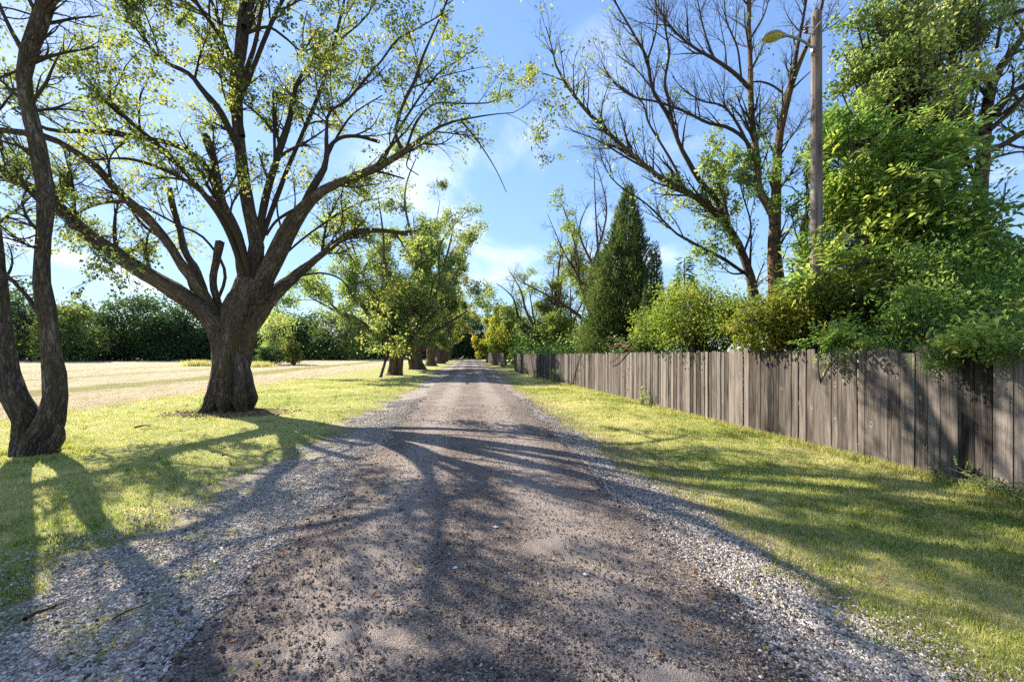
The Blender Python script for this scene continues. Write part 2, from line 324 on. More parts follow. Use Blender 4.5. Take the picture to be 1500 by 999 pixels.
def tracks(t, P, c):
    x = nn(t, 'ShaderNodeSeparateXYZ'); t.links.new(P, x.inputs[0]); wob = math_(t, 'MULTIPLY', math_(t, 'SUBTRACT', noise(t, P, .12, 2), .5), .5)
    xx = math_(t, 'ABSOLUTE', math_(t, 'SUBTRACT', math_(t, 'ADD', x.outputs[0], wob), .05)); d = math_(t, 'ABSOLUTE', math_(t, 'SUBTRACT', xx, .82))
    k = smooth(t, d, .12, .55, 1, 0); c = mixc(t, math_(t, 'MULTIPLY', k, .62), c, (.33, .28, .25))
    return mixc(t, smooth(t, noise(t, mapv(t, P, (1, .35, 1)), .8, 4, .6), .5, .72, 0, .5), c, (.10, .082, .078))
M['road'] = stonemat('road_millings', [(.30, (.042, .034, .033)), (.48, (.125, .098, .086)), (.66, (.23, .183, .158)), (.85, (.37, .31, .275))], 105, .7, extra=tracks)
M['gravel'] = stonemat('gravel_bed', [(.30, (.09, .074, .062)), (.5, (.21, .18, .155)), (.7, (.36, .32, .28)), (.9, (.50, .46, .41))], 48, .9)
def tintmat(name, stops, rough=.85, spec=.25, sc=0):
    m, t = newmat(name); c = ramp(t, attr(t, 'tint', 'Fac'), stops)
    finish(t, c, rough, bump(t, noise(t, geopos(t), 90, 3), .4, .004), spec); return m
M['stone'] = tintmat('shoulder_stone', [(0, (.08, .066, .058)), (.4, (.23, .20, .178)), (.75, (.41, .37, .335)), (1, (.64, .60, .55))])
M['chip'] = tintmat('road_chip', [(0, (.025, .018, .015)), (.5, (.13, .098, .078)), (.85, (.27, .215, .175)), (1, (.55, .48, .41))])
M['mulch'] = tintmat('bark_mulch', [(0, (.05, .03, .02)), (.5, (.17, .10, .065)), (1, (.34, .23, .16))])
# weathered boards
m, t = newmat('weathered_board'); v = attr(t, 'bk', 'Vector'); ti = attr(t, 'tint', 'Fac')
gr = noise(t, mapv(t, v, (1, 1, .03)), 62, 5, .62, .35); gw = noise(t, mapv(t, v, (1, 1, .10)), 11, 4, .6, .5); st = noise(t, mapv(t, v, (1, 1, .35)), 2.6, 4, .65)
f = math_(t, 'ADD', math_(t, 'ADD', math_(t, 'MULTIPLY', gr, .46), math_(t, 'MULTIPLY', gw, .34)), math_(t, 'ADD', math_(t, 'MULTIPLY', st, .30), math_(t, 'MULTIPLY', math_(t, 'SUBTRACT', ti, .5), .30)))
col = ramp(t, f, [(.38, (.014, .011, .010)), (.46, (.046, .038, .033)), (.56, (.10, .085, .076)), (.70, (.21, .18, .162))])
kd = voro(t, mapv(t, v, (1, 1, .55)), 3.6); ks = smooth(t, kd, .05, .10, 1, 0); ring = smooth(t, math_(t, 'ABSOLUTE', math_(t, 'SUBTRACT', kd, .085)), .0, .03, 1, 0)
ksel = math_(t, 'GREATER_THAN', noise(t, v, 1.9, 1), .42)
col = mixc(t, math_(t, 'MULTIPLY', math_(t, 'MULTIPLY', ring, ksel), .4), col, (.50, .40, .30)); col = mixc(t, math_(t, 'MULTIPLY', math_(t, 'MULTIPLY', smooth(t, kd, .03, .055, 1, 0), ksel), .9), col, (.035, .022, .016))
finish(t, col, .88, bump(t, math_(t, 'ADD', gr, math_(t, 'MULTIPLY', gw, .8)), .7, .006), .18); M['board'] = m
m, t = newmat('pole_wood'); v = attr(t, 'bk', 'Vector'); gr = noise(t, mapv(t, v, (1, 1, .08)), 40, 5, .65, .3); st = noise(t, mapv(t, v, (1, 1, 2)), 2.3, 4, .6)
col = ramp(t, math_(t, 'ADD', math_(t, 'MULTIPLY', gr, .6), math_(t, 'MULTIPLY', st, .4)), [(.36, (.04, .032, .028)), (.48, (.13, .11, .098)), (.66, (.30, .265, .24))])
xz = nn(t, 'ShaderNodeSeparateXYZ'); t.links.new(geopos(t), xz.inputs[0]); col = mixc(t, math_(t, 'MULTIPLY', smooth(t, xz.outputs[2], 7.4, 8.2, 0, .8), smooth(t, st, .42, .6)), col, (.22, .11, .055))
finish(t, col, .85, bump(t, gr, .6, .01), .2); M['pole'] = m
m, t = newmat('galvanised_metal'); finish(t, ramp(t, noise(t, objco(t), 14, 4), [(.3, (.16, .17, .165)), (.7, (.28, .29, .28))]), .5, None, .5, .6); M['metal'] = m
m, t = newmat('lamp_glass'); finish(t, ramp(t, noise(t, objco(t), 22, 3), [(.3, (.30, .30, .10)), (.7, (.42, .41, .17))]), .25, None, .5); M['lens'] = m
m, t = newmat('brown_porcelain'); finish(t, (.09, .03, .02), .25, None, .5); M['porcelain'] = m
m, t = newmat('pale_wire'); finish(t, (.5, .47, .42), .6); M['wire'] = m

# ------------------------------------------------------------------ ground sheets
def edge(side, y, base, amp, seed): 
    y = np.asarray(y, float); return base+side*amp*(fb(y*0+seed*9.1, y, 1.3, seed)-.5)*2
def road_l(y): return edge(-1, y, -2.0, .42, 21)
def road_r(y): return edge(1, y, 1.98, .26, 22)
def sh_l(y): return edge(-1, y, -2.95, 1.05, 23)-np.clip(.35-(np.asarray(y)-2)*.06, 0, .5)
def sh_r(y): return edge(1, y, 2.32, .5, 24)
def axis(lo, hi, c0, c1, fine, gr=1.12):
    a = list(np.arange(c0, c1+fine*.5, fine)); s = fine; x = a[-1]
    while x < hi: s *= gr; x += s; a.append(min(x, hi))
    s = fine; x = a[0]; b = []
    while x > lo: s *= gr; x -= s; b.append(max(x, lo))
    return np.array(b[::-1]+a)
def gridfaces(ny, nx):
    i = np.arange(ny*nx).reshape(ny, nx); return np.stack([i[:-1, :-1], i[:-1, 1:], i[1:, 1:], i[1:, :-1]], -1).reshape(-1, 4)
xs = axis(-1500, 1500, -18, 10, .25); ys = axis(-60, 2500, -3, 34, .25)
X, Y = np.meshgrid(xs, ys)
tag(mk('ground', np.stack([X, Y, zg(X, Y)], -1).reshape(-1, 3), [gridfaces(*X.shape)], M['lawn'], None, True), 'sunlit green and yellowish mown lawn on both sides of the road', 'ground', kind='structure')
def sheet(name, fl, fr, ys, nx, lift, mat, label, crown=0):
    t = np.linspace(0, 1, nx)[None, :]; yy = np.asarray(ys)[:, None]; xl = fl(ys)[:, None]; xr = fr(ys)[:, None]
    X = xl*(1-t)+xr*t; Y = np.broadcast_to(yy, X.shape); e = np.clip(np.minimum(t, 1-t)*nx/2.0, .45, 1)
    Z = zg(X, Y)+lift*(.15+.85*e)+crown*(1-(2*t-1)**2)+.012*(fb(X, Y, .5, 31)-.5)*e
    o = mk(name, np.stack([X, Y, Z], -1).reshape(-1, 3), [gridfaces(*X.shape)], mat, None, True)
    return tag(o, label, name, kind='structure')
yr = np.r_[np.arange(-6, 30, .12), np.arange(30, 138, .6)]
sheet('gravel_shoulder', sh_l, lambda y: road_l(y)+.25, yr, 18, .012, M['gravel'], 'pale grey gravel strip along the left edge of the road')
sheet('gravel_verge', lambda y: road_r(y)-.25, sh_r, yr, 10, .012, M['gravel'], 'narrow pale gravel strip along the right edge of the road')
sheet('road', road_l, road_r, yr, 30, .03, M['road'], 'straight dark brown gravel road running to the trees', .055)
def fld_r(y): return edge(1, y, -11.9, .9, 41)-np.clip(12-y, 0, 30)*.12
yf = axis(-60, 128, 2, 60, .36); tt = axis(-120, 0, -36, 0, .28)
Xf = fld_r(yf)[:, None]+tt[None, :]; Yf = np.broadcast_to(yf[:, None], Xf.shape)
tuft = (fb(Xf, Yf*.35, .8, 44)-.42)*.22*np.clip((-tt/1.5)[None, :], 0, 1)
Zf = zg(Xf, Yf)+.003+.017*np.clip((-tt/1.2)[None, :], 0, 1)+np.maximum(tuft, -.012)
tag(mk('field', np.stack([Xf, Yf, Zf], -1).reshape(-1, 3), [gridfaces(*Xf.shape)], M['field'], None, True), 'mown tan hay field with pale windrows beyond the left trees', 'field', kind='structure')

# ------------------------------------------------------------------ stones on the ground
def surf(x, y):
    a, b = road_l(y), road_r(y); t = np.clip((x-a)/(b-a), 0, 1); ins = (x > a) & (x < b)
    return zg(x, y)+np.where(ins, .03*np.clip(np.minimum(t, 1-t)*15, .45, 1)+.055*(1-(2*t-1)**2), .012*.8)
def stones(x, y, z, s, flat=.6):
    n = len(x); base = np.array([(1, 0, 0), (0, 1, 0), (-1, 0, 0), (0, -1, 0), (0, 0, 1), (0, 0, -1)], float)
    V = base[None]*(1+rng.uniform(-.35, .35, (n, 6, 1)))+rng.uniform(-.25, .25, (n, 6, 3)); V[..., 2] *= flat; V[..., 0] *= rng.uniform(.8, 1.4, (n, 1))
    a = rng.uniform(0, 2*pi, n); c, s_ = np.cos(a)[:, None], np.sin(a)[:, None]; x_, y_ = V[..., 0]*c-V[..., 1]*s_, V[..., 0]*s_+V[..., 1]*c
    V = np.stack([x_, y_, V[..., 2]], -1)*s[:, None, None]*.5+np.stack([x, y, z], -1)[:, None]
    T = np.array([(0, 1, 4), (1, 2, 4), (2, 3, 4), (3, 0, 4), (1, 0, 5), (2, 1, 5), (3, 2, 5), (0, 3, 5)])
    return V.reshape(-1, 3), (T[None]+np.arange(n)[:, None, None]*6).reshape(-1, 3)
def scatter_y(n, y0, y1, p=1.6):      # more of them near the camera
    u = rng.random(n); a = y0**(1-p); b = y1**(1-p); return (a+(b-a)*u)**(1/(1-p))
def stone_obj(name, parts, mat, label, cat):
    mb = MB()
    for x, y, z, s, tn in parts:
        V, T = stones(x, y, z, s); mb.add(V, T=T, tint=np.repeat(tn, 8))
    tag(mb.build(name, mat), label, cat, kind='stuff')
def strip(n, fl, fr, y0, y1, lo, hi, over=.25, skew=0):
    y = scatter_y(n, y0, y1); l = fl(y)-over; r = fr(y)+over; u = rng.random(n); x = l+(r-l)*u
    s = np.exp(np.log(lo)+(np.log(hi)-np.log(lo))*rng.random(n)**1.25)*(1+np.clip(y-5, 0, 20)*.05)
    return x, y, surf(x, y)+.004+s*.08, s, np.clip(rng.normal(.5, .27, n), 0, 1)
Lp = strip(80000, sh_l, lambda y: road_l(y)+.05, 1.6, 18, .010, .030, .35)
Rp = strip(26000, lambda y: road_r(y)-.02, sh_r, 1.6, 18, .010, .032, .16)
k = fb(Lp[0], Lp[1], .6, 51) > .30+.55*np.clip((sh_l(Lp[1])+.5-Lp[0])/.8, 0, 1); Lp = tuple(a[k] for a in Lp)
def drift(n, f, sg, w_):
    y = scatter_y(n, 1.6, 16, 1.5); x = f(y)+sg*np.abs(rng.normal(0, w_, n)); s = np.exp(rng.uniform(np.log(.009), np.log(.026), n)); k = rng.random(n) < .25+1.3*fb(x, y, .5, 53); x, y, s = x[k], y[k], s[k]
    return x, y, surf(x, y)+.004+s*.12, s, np.clip(rng.normal(.5, .27, len(x)), 0, 1)
stone_obj('gravel', [Lp, Rp, drift(7000, road_l, 1, .22), drift(5000, road_r, -1, .18), drift(5000, road_r, 1, .2), drift(9000, sh_l, -1, .35), drift(6000, sh_r, 1, .28)], M['stone'], 'loose pale limestone gravel along both road edges', 'gravel')
x, y, z, s, tn = strip(75000, road_l, road_r, 1.5, 15, .004, .020, .08)
z = surf(x, y)+.004+s*.08
big = rng.random(len(s)) > .988; s = np.where(big, s*2.2, s); tn = np.clip(tn-.05+(rng.random(len(s)) > .97)*.5, 0, 1)
k = fb(x, y, .6, 52) > .28
ne = 2400; ye_ = scatter_y(ne, 1.6, 12, 1.5); sd = rng.random(ne) < .5; xe = np.where(sd, road_l(ye_)+rng.normal(.2, .45, ne), road_r(ye_)+rng.normal(-.06, .14, ne)); se = np.exp(rng.uniform(np.log(.012), np.log(.045), ne))
stone_obj('road_gravel', [(x[k], y[k], z[k], s[k], tn[k]), (xe, ye_, surf(xe, ye_)+.004+se*.12, se, np.clip(rng.normal(.25, .2, ne), 0, 1))], M['chip'], 'dark crushed chippings lying loose on the road surface', 'gravel')

# ------------------------------------------------------------------ fence line (read off the photograph)
FP = [(1500, 735), (1240, 668), (1000, 606), (900, 581), (800, 556.5), (766, 548)]
fp = [G(*p) for p in FP]; fx = np.array([p[0] for p in fp]); fy = np.array([p[1] for p in fp])
cf = np.polyfit(fy, fx, 2)
def fence_x(y):
    y = np.asarray(y, float); return np.polyval(cf, np.clip(y, fy[0], fy[-1]))+np.minimum(y-fy[0], 0)*np.polyval(np.polyder(cf), fy[0])
print('fence', [(round(a, 2), round(b, 2)) for a, b in fp])
# ------------------------------------------------------------------ grass
def blades(x, y, z, h, wd, tint, lean=.45):
    n = len(x); a = rng.uniform(0, 2*pi, n); b = rng.uniform(0, 2*pi, n); d = np.stack([np.cos(a), np.sin(a), 0*a], -1); l = np.stack([np.cos(b), np.sin(b), 0*b], -1)
    c = np.stack([x, y, z-.005], -1); up = np.array([0, 0, 1.]); ln = (lean*rng.uniform(.3, 1.6, n))[:, None]; h = h[:, None]; wd = wd[:, None]
    mid = c+up*h*.55+l*h*ln*.3; tip = c+up*h*(1-.25*ln)+l*h*ln
    V = np.stack([c-d*wd*.5, c+d*wd*.5, mid+d*wd*.4, mid-d*wd*.4, tip], 1).reshape(-1, 3); i = np.arange(n)[:, None]*5
    return V, (i+np.array([[0, 1, 2, 3]])), (i+np.array([[3, 2, 4]])), tint
def patchy(x, y): return np.clip(.50+(fb(x, y, 2.2, 61)-.5)*1.4+(fb(x, y, .28, 62)-.5)*1.2, 0, 1)
def grass_obj(name, mat, label, sets):
    mb = MB()
    for x, y, h, wd, tn in sets:
        V, Q, T, ti = blades(x, y, zg(x, y), h, wd, tn); mb.add(V, Q, None, ti); mb.T.append(T+(mb.n-len(V))); mb.tt.append(ti)
    tag(mb.build(name, mat), label, 'grass', kind='stuff')
def gset(n, xa, xb, y0, y1, p, ok):
    y = scatter_y(n, y0, y1, p); x = xa(y)+(xb(y)-xa(y))*rng.random(n); k = ok(x, y); x = x[k]; y = y[k]
    d = np.hypot(x, y); g = patchy(x, y); h = (.022+.034*rng.random(len(x))**1.5+.03*(1-g)*fb(x, y, .25, 64))*(1+np.clip(d-6, 0, 30)*.02); wd = .0042*(1+np.clip(d-3, 0, 40)*.17)
    dry = rng.random(len(x)) < .10+.5*np.clip(fb(x, y, .9, 65)-.55, 0, 1)*2; return x, y, h, wd, np.clip(g+rng.normal(0, .16, len(x))+dry*.4, 0, 1)
okl = lambda x, y: (x < sh_l(y)+.05+.75*(fb(x, y, .45, 63)-.3)*rng.random(len(x))) & (rng.random(len(x)) < .35+patchy(x*1.3, y)*.9)
okr = lambda x, y: (x > sh_r(y)-.30*(rng.random(len(x))**2)) & (rng.random(len(x)) < .15+1.2*np.clip((x-sh_r(y)), 0, 1)+1.6*(fb(x, y, .6, 66)-.5))
sets = [gset(150000, lambda y: np.maximum(-1.45*y-1.5, -12.8), lambda y: sh_l(y)+.6, 2.2, 34, 1.25, okl),
        gset(150000, lambda y: sh_r(y)-.3, lambda y: fence_x(y)+.25, 1.6, 30, 1.45, okr)]
# little tufts growing in the gravel
cx_ = rng.uniform(-3.3, -1.95, 46); cy_ = scatter_y(46, 2.4, 12, 1.3)
for (u, v, q) in ((-1.95, 3.7, 1.), (-2.35, 3.05, .7), (-1.85, 2.45, .8), (-2.6, 4.6, .8), (-2.0, 4.9, .6), (-2.15, 3.35, .6)):
    cx_ = np.r_[cx_, u+rng.normal(0, .07, 3)]; cy_ = np.r_[cy_, v+rng.normal(0, .07, 3)]
i = rng.integers(0, len(cx_), 9000); x = cx_[i]+rng.normal(0, .07, 9000); y = cy_[i]+rng.normal(0, .05, 9000)
sets.append((x, y, rng.uniform(.02, .05, 9000), np.full(9000, .0045), np.clip(rng.normal(.45, .2, 9000), 0, 1)))
nt_ = 420; yt = scatter_y(nt_, 2.2, 20, 1.2); xt = np.where(rng.random(nt_) < .5, sh_r(yt)+rng.random(nt_)*(fence_x(yt)-sh_r(yt)), sh_l(yt)-rng.random(nt_)**1.3*8); i = rng.integers(0, nt_, 14000); x = xt[i]+rng.normal(0, .045, 14000); y = yt[i]+rng.normal(0, .045, 14000)
sets.append((x, y, rng.uniform(.04, .11, 14000), .0045*(1+y*.08), np.clip(rng.normal(.25, .2, 14000)+(hsh(i, i*0, i*0, 5) > .7)*.5, 0, 1)))
# longer growth at the fence foot and round the trunks
n = 16000; y = scatter_y(n, 3.2, 40, 1.2); x = fence_x(y)-np.abs(rng.normal(0, .10, n))-.02; k = fb(x*0, y, 1.2, 67) > .36
x = x[k]; y = y[k]; sets.append((x, y, rng.uniform(.05, .17, len(x)), np.full(len(x), .006)*(1+y*.06), np.clip(rng.normal(.6, .22, len(x)), 0, 1)))
TW = G(52, 667); BT = G(340, 604)
for (bx, by), r0, m_ in ((TW, .5, 1700), (BT, .8, 1500)):
    a = rng.uniform(0, 2*pi, m_); r = r0+np.abs(rng.normal(0, .16, m_)); x = bx+r*np.cos(a); y = by+r*np.sin(a); sets.append((x, y, rng.uniform(.04, .12, m_), np.full(m_, .008), np.clip(rng.normal(.5, .2, m_), 0, 1)))
grass_obj('grass', M['grass'], 'short mown grass blades covering the lawn beside the road', sets)
n = 45000; y = scatter_y(n, 6, 70, .9); x = fld_r(y)-np.abs(rng.random(n))**1.2*(14+y*.8); k = (fb(x, y, 1.2, 68) > .44) & (np.abs(x+19) > 1.9); x = x[k]; y = y[k]; d = np.hypot(x, y)
grass_obj('hay_stubble', M['straw'], 'short dry straw stubble and cut hay over the tan field', [(x, y, .05+.06*rng.random(len(x)), .006*(1+d*.09), np.clip(rng.normal(.55, .25, len(x)), 0, 1))])
# ------------------------------------------------------------------ fences
def build_fence(name, label, y0, y1, xf, H, panel=2.44, bw=.187):
    f = thing(name, label, 'fence', (float(xf(y0)), y0, float(zg(xf(y0), y0))))
    y = y0; k = 0
    while y < y1-.05:
        ye = min(y+panel, y1); mb = MB(); yy = y; nb_ = max(1, round((ye-y)/bw)); bws = rng.uniform(.66, 1.22, nb_); bws *= (ye-y)/bws.sum(); ib = 0
        while ib < nb_:
            b = bws[ib]; ib += 1; w_ = b-rng.uniform(.003, .009); ym = yy+b/2; xx = float(xf(ym))+rng.normal(0, .004); zb = float(zg(xx, ym))
            h = H+rng.normal(0, .020)+(-.05 if rng.random() < .04 else 0); th = .011; lean = rng.normal(0, .0055); zs = zb+rng.uniform(.0, .035); c = rng.uniform(.012, .03)
            if rng.random() < .25: c = .004
            cup = rng.normal(0, .004)
            prof = [(-w_/2, 0), (w_/2, 0), (w_/2, h-c), (w_/2-c, h), (-w_/2+c, h), (-w_/2, h-c)]
            V = []; B = []; o = rng.uniform(0, 40, 2)
            for sx in (-th, th):
                for u, zz_ in prof:
                    V.append((xx+sx+(cup if u > 0 else -cup), ym+u+lean*zz_, zs+zz_)); B.append((sx+o[0], u+o[1], zz_+o[0]))
            mb.add(V, bk=np.array(B)); n = mb.n-12; tt_ = float(np.clip(rng.normal(.5, .25), 0, 1))
            for q in range(6):
                a, b2 = n+q, n+(q+1) % 6; mb.Q.append(np.array([(a, b2, b2+6, a+6)])); mb.tq.append(np.full(1, tt_))
            for bs, rev in ((n, True), (n+6, False)):
                q1 = [(bs, bs+1, bs+2, bs+5), (bs+2, bs+3, bs+4, bs+5)]
                mb.Q.append(np.array([c4[::-1] if rev else c4 for c4 in q1])); mb.tq.append(np.full(2, tt_))
            yy += b
        mb.build('board_panel', M['board'], f)
        xm = (float(xf(y))+float(xf(ye)))/2+.035; zm_ = float(zg(xm, (y+ye)/2)); ang = math.atan2(float(xf(ye))-float(xf(y)), ye-y)
        for hz in (.3, .95, 1.55): rl = MB(); rl.box((xm, (y+ye)/2, zm_+hz), (.019, (ye-y)/2, .044), -ang); rl.build('rail', M['board'], f)
        ps = MB(); ps.box((float(xf(y))+.10, y, float(zg(xf(y), y))+H/2-.05), (.045, .045, H/2-.03)); ps.build('post', M['board'], f)
        y = ye; k += 1
    return f
YF1 = float(G(752, 543)[1]); 
build_fence('wooden_fence', 'long weathered grey board fence along the right lawn', -1.5, YF1, fence_x, 1.80)
fa = G(738, 538); fb_ = G(712, 531.5)
def far_x(y): return fa[0]+(np.asarray(y)-fa[1])*(fb_[0]-fa[0])/(fb_[1]-fa[1])
build_fence('wooden_fence', 'far stretch of board fence beyond the gap where the road vanishes', fa[1], fb_[1], far_x, 1.85, 4.88, .2)
print('far fence', fa, fb_, YF1)
# ------------------------------------------------------------------ street lamp on a wooden pole
PD = 9.6; pb = Wp(1196, HZ, PD); px_, py_ = pb[0], pb[1]; pz = float(zg(px_, py_)); ptop = float(Wp(1196, 19, PD)[2])
pole = thing('street_lamp', 'tall weathered wooden pole carrying a lamp arm behind the fence', 'street lamp', (px_, py_, pz))
mb = MB(); K = 30; zz_ = np.linspace(-.2, ptop-pz, K); P_ = np.stack([px_+.0*zz_, py_+0*zz_, pz+zz_], 1)[None]
tubes(mb, P_, np.linspace(.128, .100, K)[None], 28, .03, 3); mb.build('pole', M['pole'], pole, True)
ux = np.array([-cos(YAW), sin(YAW), 0])          # towards the road
def at(u, z, s=0): return np.array([px_, py_, 0])+ux*u+np.array([sin(YAW), cos(YAW), 0])*s+np.array([0, 0, z])
za = float(Wp(1185, 73, PD)[2]); mb = MB(); a_ = [at(.10, za-.02, -.05), at(.30, za+.10, -.08), at(.55, za+.17, -.12), at(.78, za+.20, -.15)]
pp, rr_ = resample(a_, [.026]*4, 16); tubes(mb, pp[None], rr_[None], 12); mb.build('lamp_arm', M['metal'], pole, True)
mb = MB(); mb.box(at(.122, za-.02, -.05), (.014, .035, .06), YAW)
for dz in (-.16, -.24):
    c = at(0, za+dz); aa = np.linspace(0, 2*pi, 25); ring = np.stack([c[0]+.128*np.cos(aa), c[1]+.128*np.sin(aa), c[2]+0*aa+.02*np.cos(aa)], 1); tubes(mb, ring[None], np.full((1, 25), .011), 6)
mb.build('bracket', M['metal'], pole)
def lathe(mb, c, prof, n=28, sx=1., sy=1., tilt=0, rz=0):
    a = np.arange(n)*2*pi/n; V = []
    for r, z in prof: V.append(np.stack([r*sx*np.cos(a), r*sy*np.sin(a), np.full(n, z)], 1))
    V = np.concatenate(V); V = V@np.array([[cos(tilt), 0, -sin(tilt)], [0, 1, 0], [sin(tilt), 0, cos(tilt)]]).T; V = V@np.array([[cos(rz), -sin(rz), 0], [sin(rz), cos(rz), 0], [0, 0, 1]]).T+c
    i = np.arange(len(prof)*n).reshape(len(prof), n); Q = np.stack([i[:-1], np.roll(i[:-1], -1, 1), np.roll(i[1:], -1, 1), i[1:]], -1).reshape(-1, 4); mb.add(V, Q)
hc = at(1.03, za+.155, -.18); hrz = math.atan2(ux[1], ux[0])
mb = MB(); lathe(mb, hc, [(.001, .085), (.06, .082), (.13, .06), (.185, .025), (.205, -.005), (.205, -.03), (.19, -.034)], 32, 1.0, .82, -.06, hrz)
pp, rr_ = resample([at(.72, za+.195, -.145), at(.82, za+.19, -.155), at(.93, za+.175, -.17)], [.035, .062, .075], 10); tubes(mb, pp[None], rr_[None], 14)
hd = mb.build('lamp_head', M['metal'], pole, True)
mb = MB(); lathe(mb, hc, [(.19, -.032), (.18, -.05), (.13, -.075), (.07, -.09), (.001, -.095)], 32, 1.0, .82, -.06, hrz)
ln = mb.build('lens', M['lens'], hd, True)
zi = float(Wp(1185, 45, PD)[2]); mb = MB()
for dz in (.07, -.07): tubes(mb, np.stack([at(.10, zi+dz), at(.25, zi+dz)])[None], np.full((1, 2), .009), 6)
tubes(mb, np.stack([at(.22, zi-.10), at(.22, zi+.10)])[None], np.full((1, 2), .008), 6); mb.build('insulator_rack', M['metal'], pole)
mb = MB(); lathe(mb, at(.22, zi), [(.012, -.055), (.045, -.05), (.048, -.02), (.026, -.008), (.026, .008), (.048, .02), (.045, .05), (.012, .055)], 18); mb.build('insulator', M['porcelain'], pole, True)
mb = MB(); c0 = at(0, 0, -.0)
aa = np.linspace(-.4, 2.6, 20); w1 = np.stack([px_-.118*np.cos(aa), py_-.118*np.sin(aa), np.linspace(ptop-.55, ptop-.12, 20)], 1); tubes(mb, w1[None], np.full((1, 20), .008), 5)
w2, _ = resample([at(.12, za-.3, -.05), at(.16, za-.1, -.06), at(.13, za+.3, -.05), at(.12, zi-.1, -.04), at(.11, ptop-.1, -.03)], [.006]*5, 16); tubes(mb, w2[None], np.full((1, 16), .007), 5)
mb.build('cable', M['wire'], pole)
# ------------------------------------------------------------------ traced trees
def limb(pts, t0, t1, D0, D1, K=26, ppow=1.0):
    n = len(pts); u = np.linspace(0, 1, n)
    w3 = [Wp(px, py, D0+(D1-D0)*t) for (px, py), t in zip(pts, u)]
    th = [t0+(t1-t0)*t**ppow for t in u] if not isinstance(t0, (list, tuple)) else list(np.interp(u, np.linspace(0, 1, len(t0)), t0))
    rs = [a*.405*(D0+(D1-D0)*t)/F for a, t in zip(th, u)]
    return resample(w3, rs, K)
def make_tree(name, label, base, limbs, levels, leaves, bark='bark', twig='twig', rough=.3, cat='tree', group=None, sides=26, trunk_extra=None, crown_mat='leaf_maple', W1=None):
    """limbs: list of (P,R,leafy,branchiness,big)"""
    root = thing(name, label, cat, (base[0], base[1], float(zg(*base))), group)
    tr = MB()
    for P, R, lw, bw_, big in limbs:
        if big: tubes(tr, P[None], R[None], sides if big > 1 else 14, rough, rng.uniform(0, 50))
    if trunk_extra: trunk_extra(tr)
    tr.build('trunk', M[bark], root, True)
    br = MB(); 
    for P, R, lw, bw_, big in limbs:
        if not big: tubes(br, P[None], R[None], 9, rough*.7, rng.uniform(0, 50))
    P = np.stack([l[0] for l in limbs]); R = np.stack([l[1] for l in limbs]); W = np.array([l[2] for l in limbs], float); bw_ = np.array([l[3] for l in limbs], float)
    wt = bw_; allv = []
    for q, lv in enumerate(levels):
        P2, R2, W2 = spawn(P, R, W, weight=wt, **lv); 
        tubes(br, P2, R2, [6, 4, 3, 3][min(q, 3)], cap=False); allv.append((P2, R2, W2)); P, R, W, wt = P2, R2, W2, None
    br.build('branches', M[twig], root, True)
    if leaves:
        cr_ = MB()
        for li, kw in leaves:
            P2, R2, W2 = allv[li]; leaf_on(cr_, P2, R2, W2, **kw)
        cr_.build('crown', M[crown_mat], root)
    return root
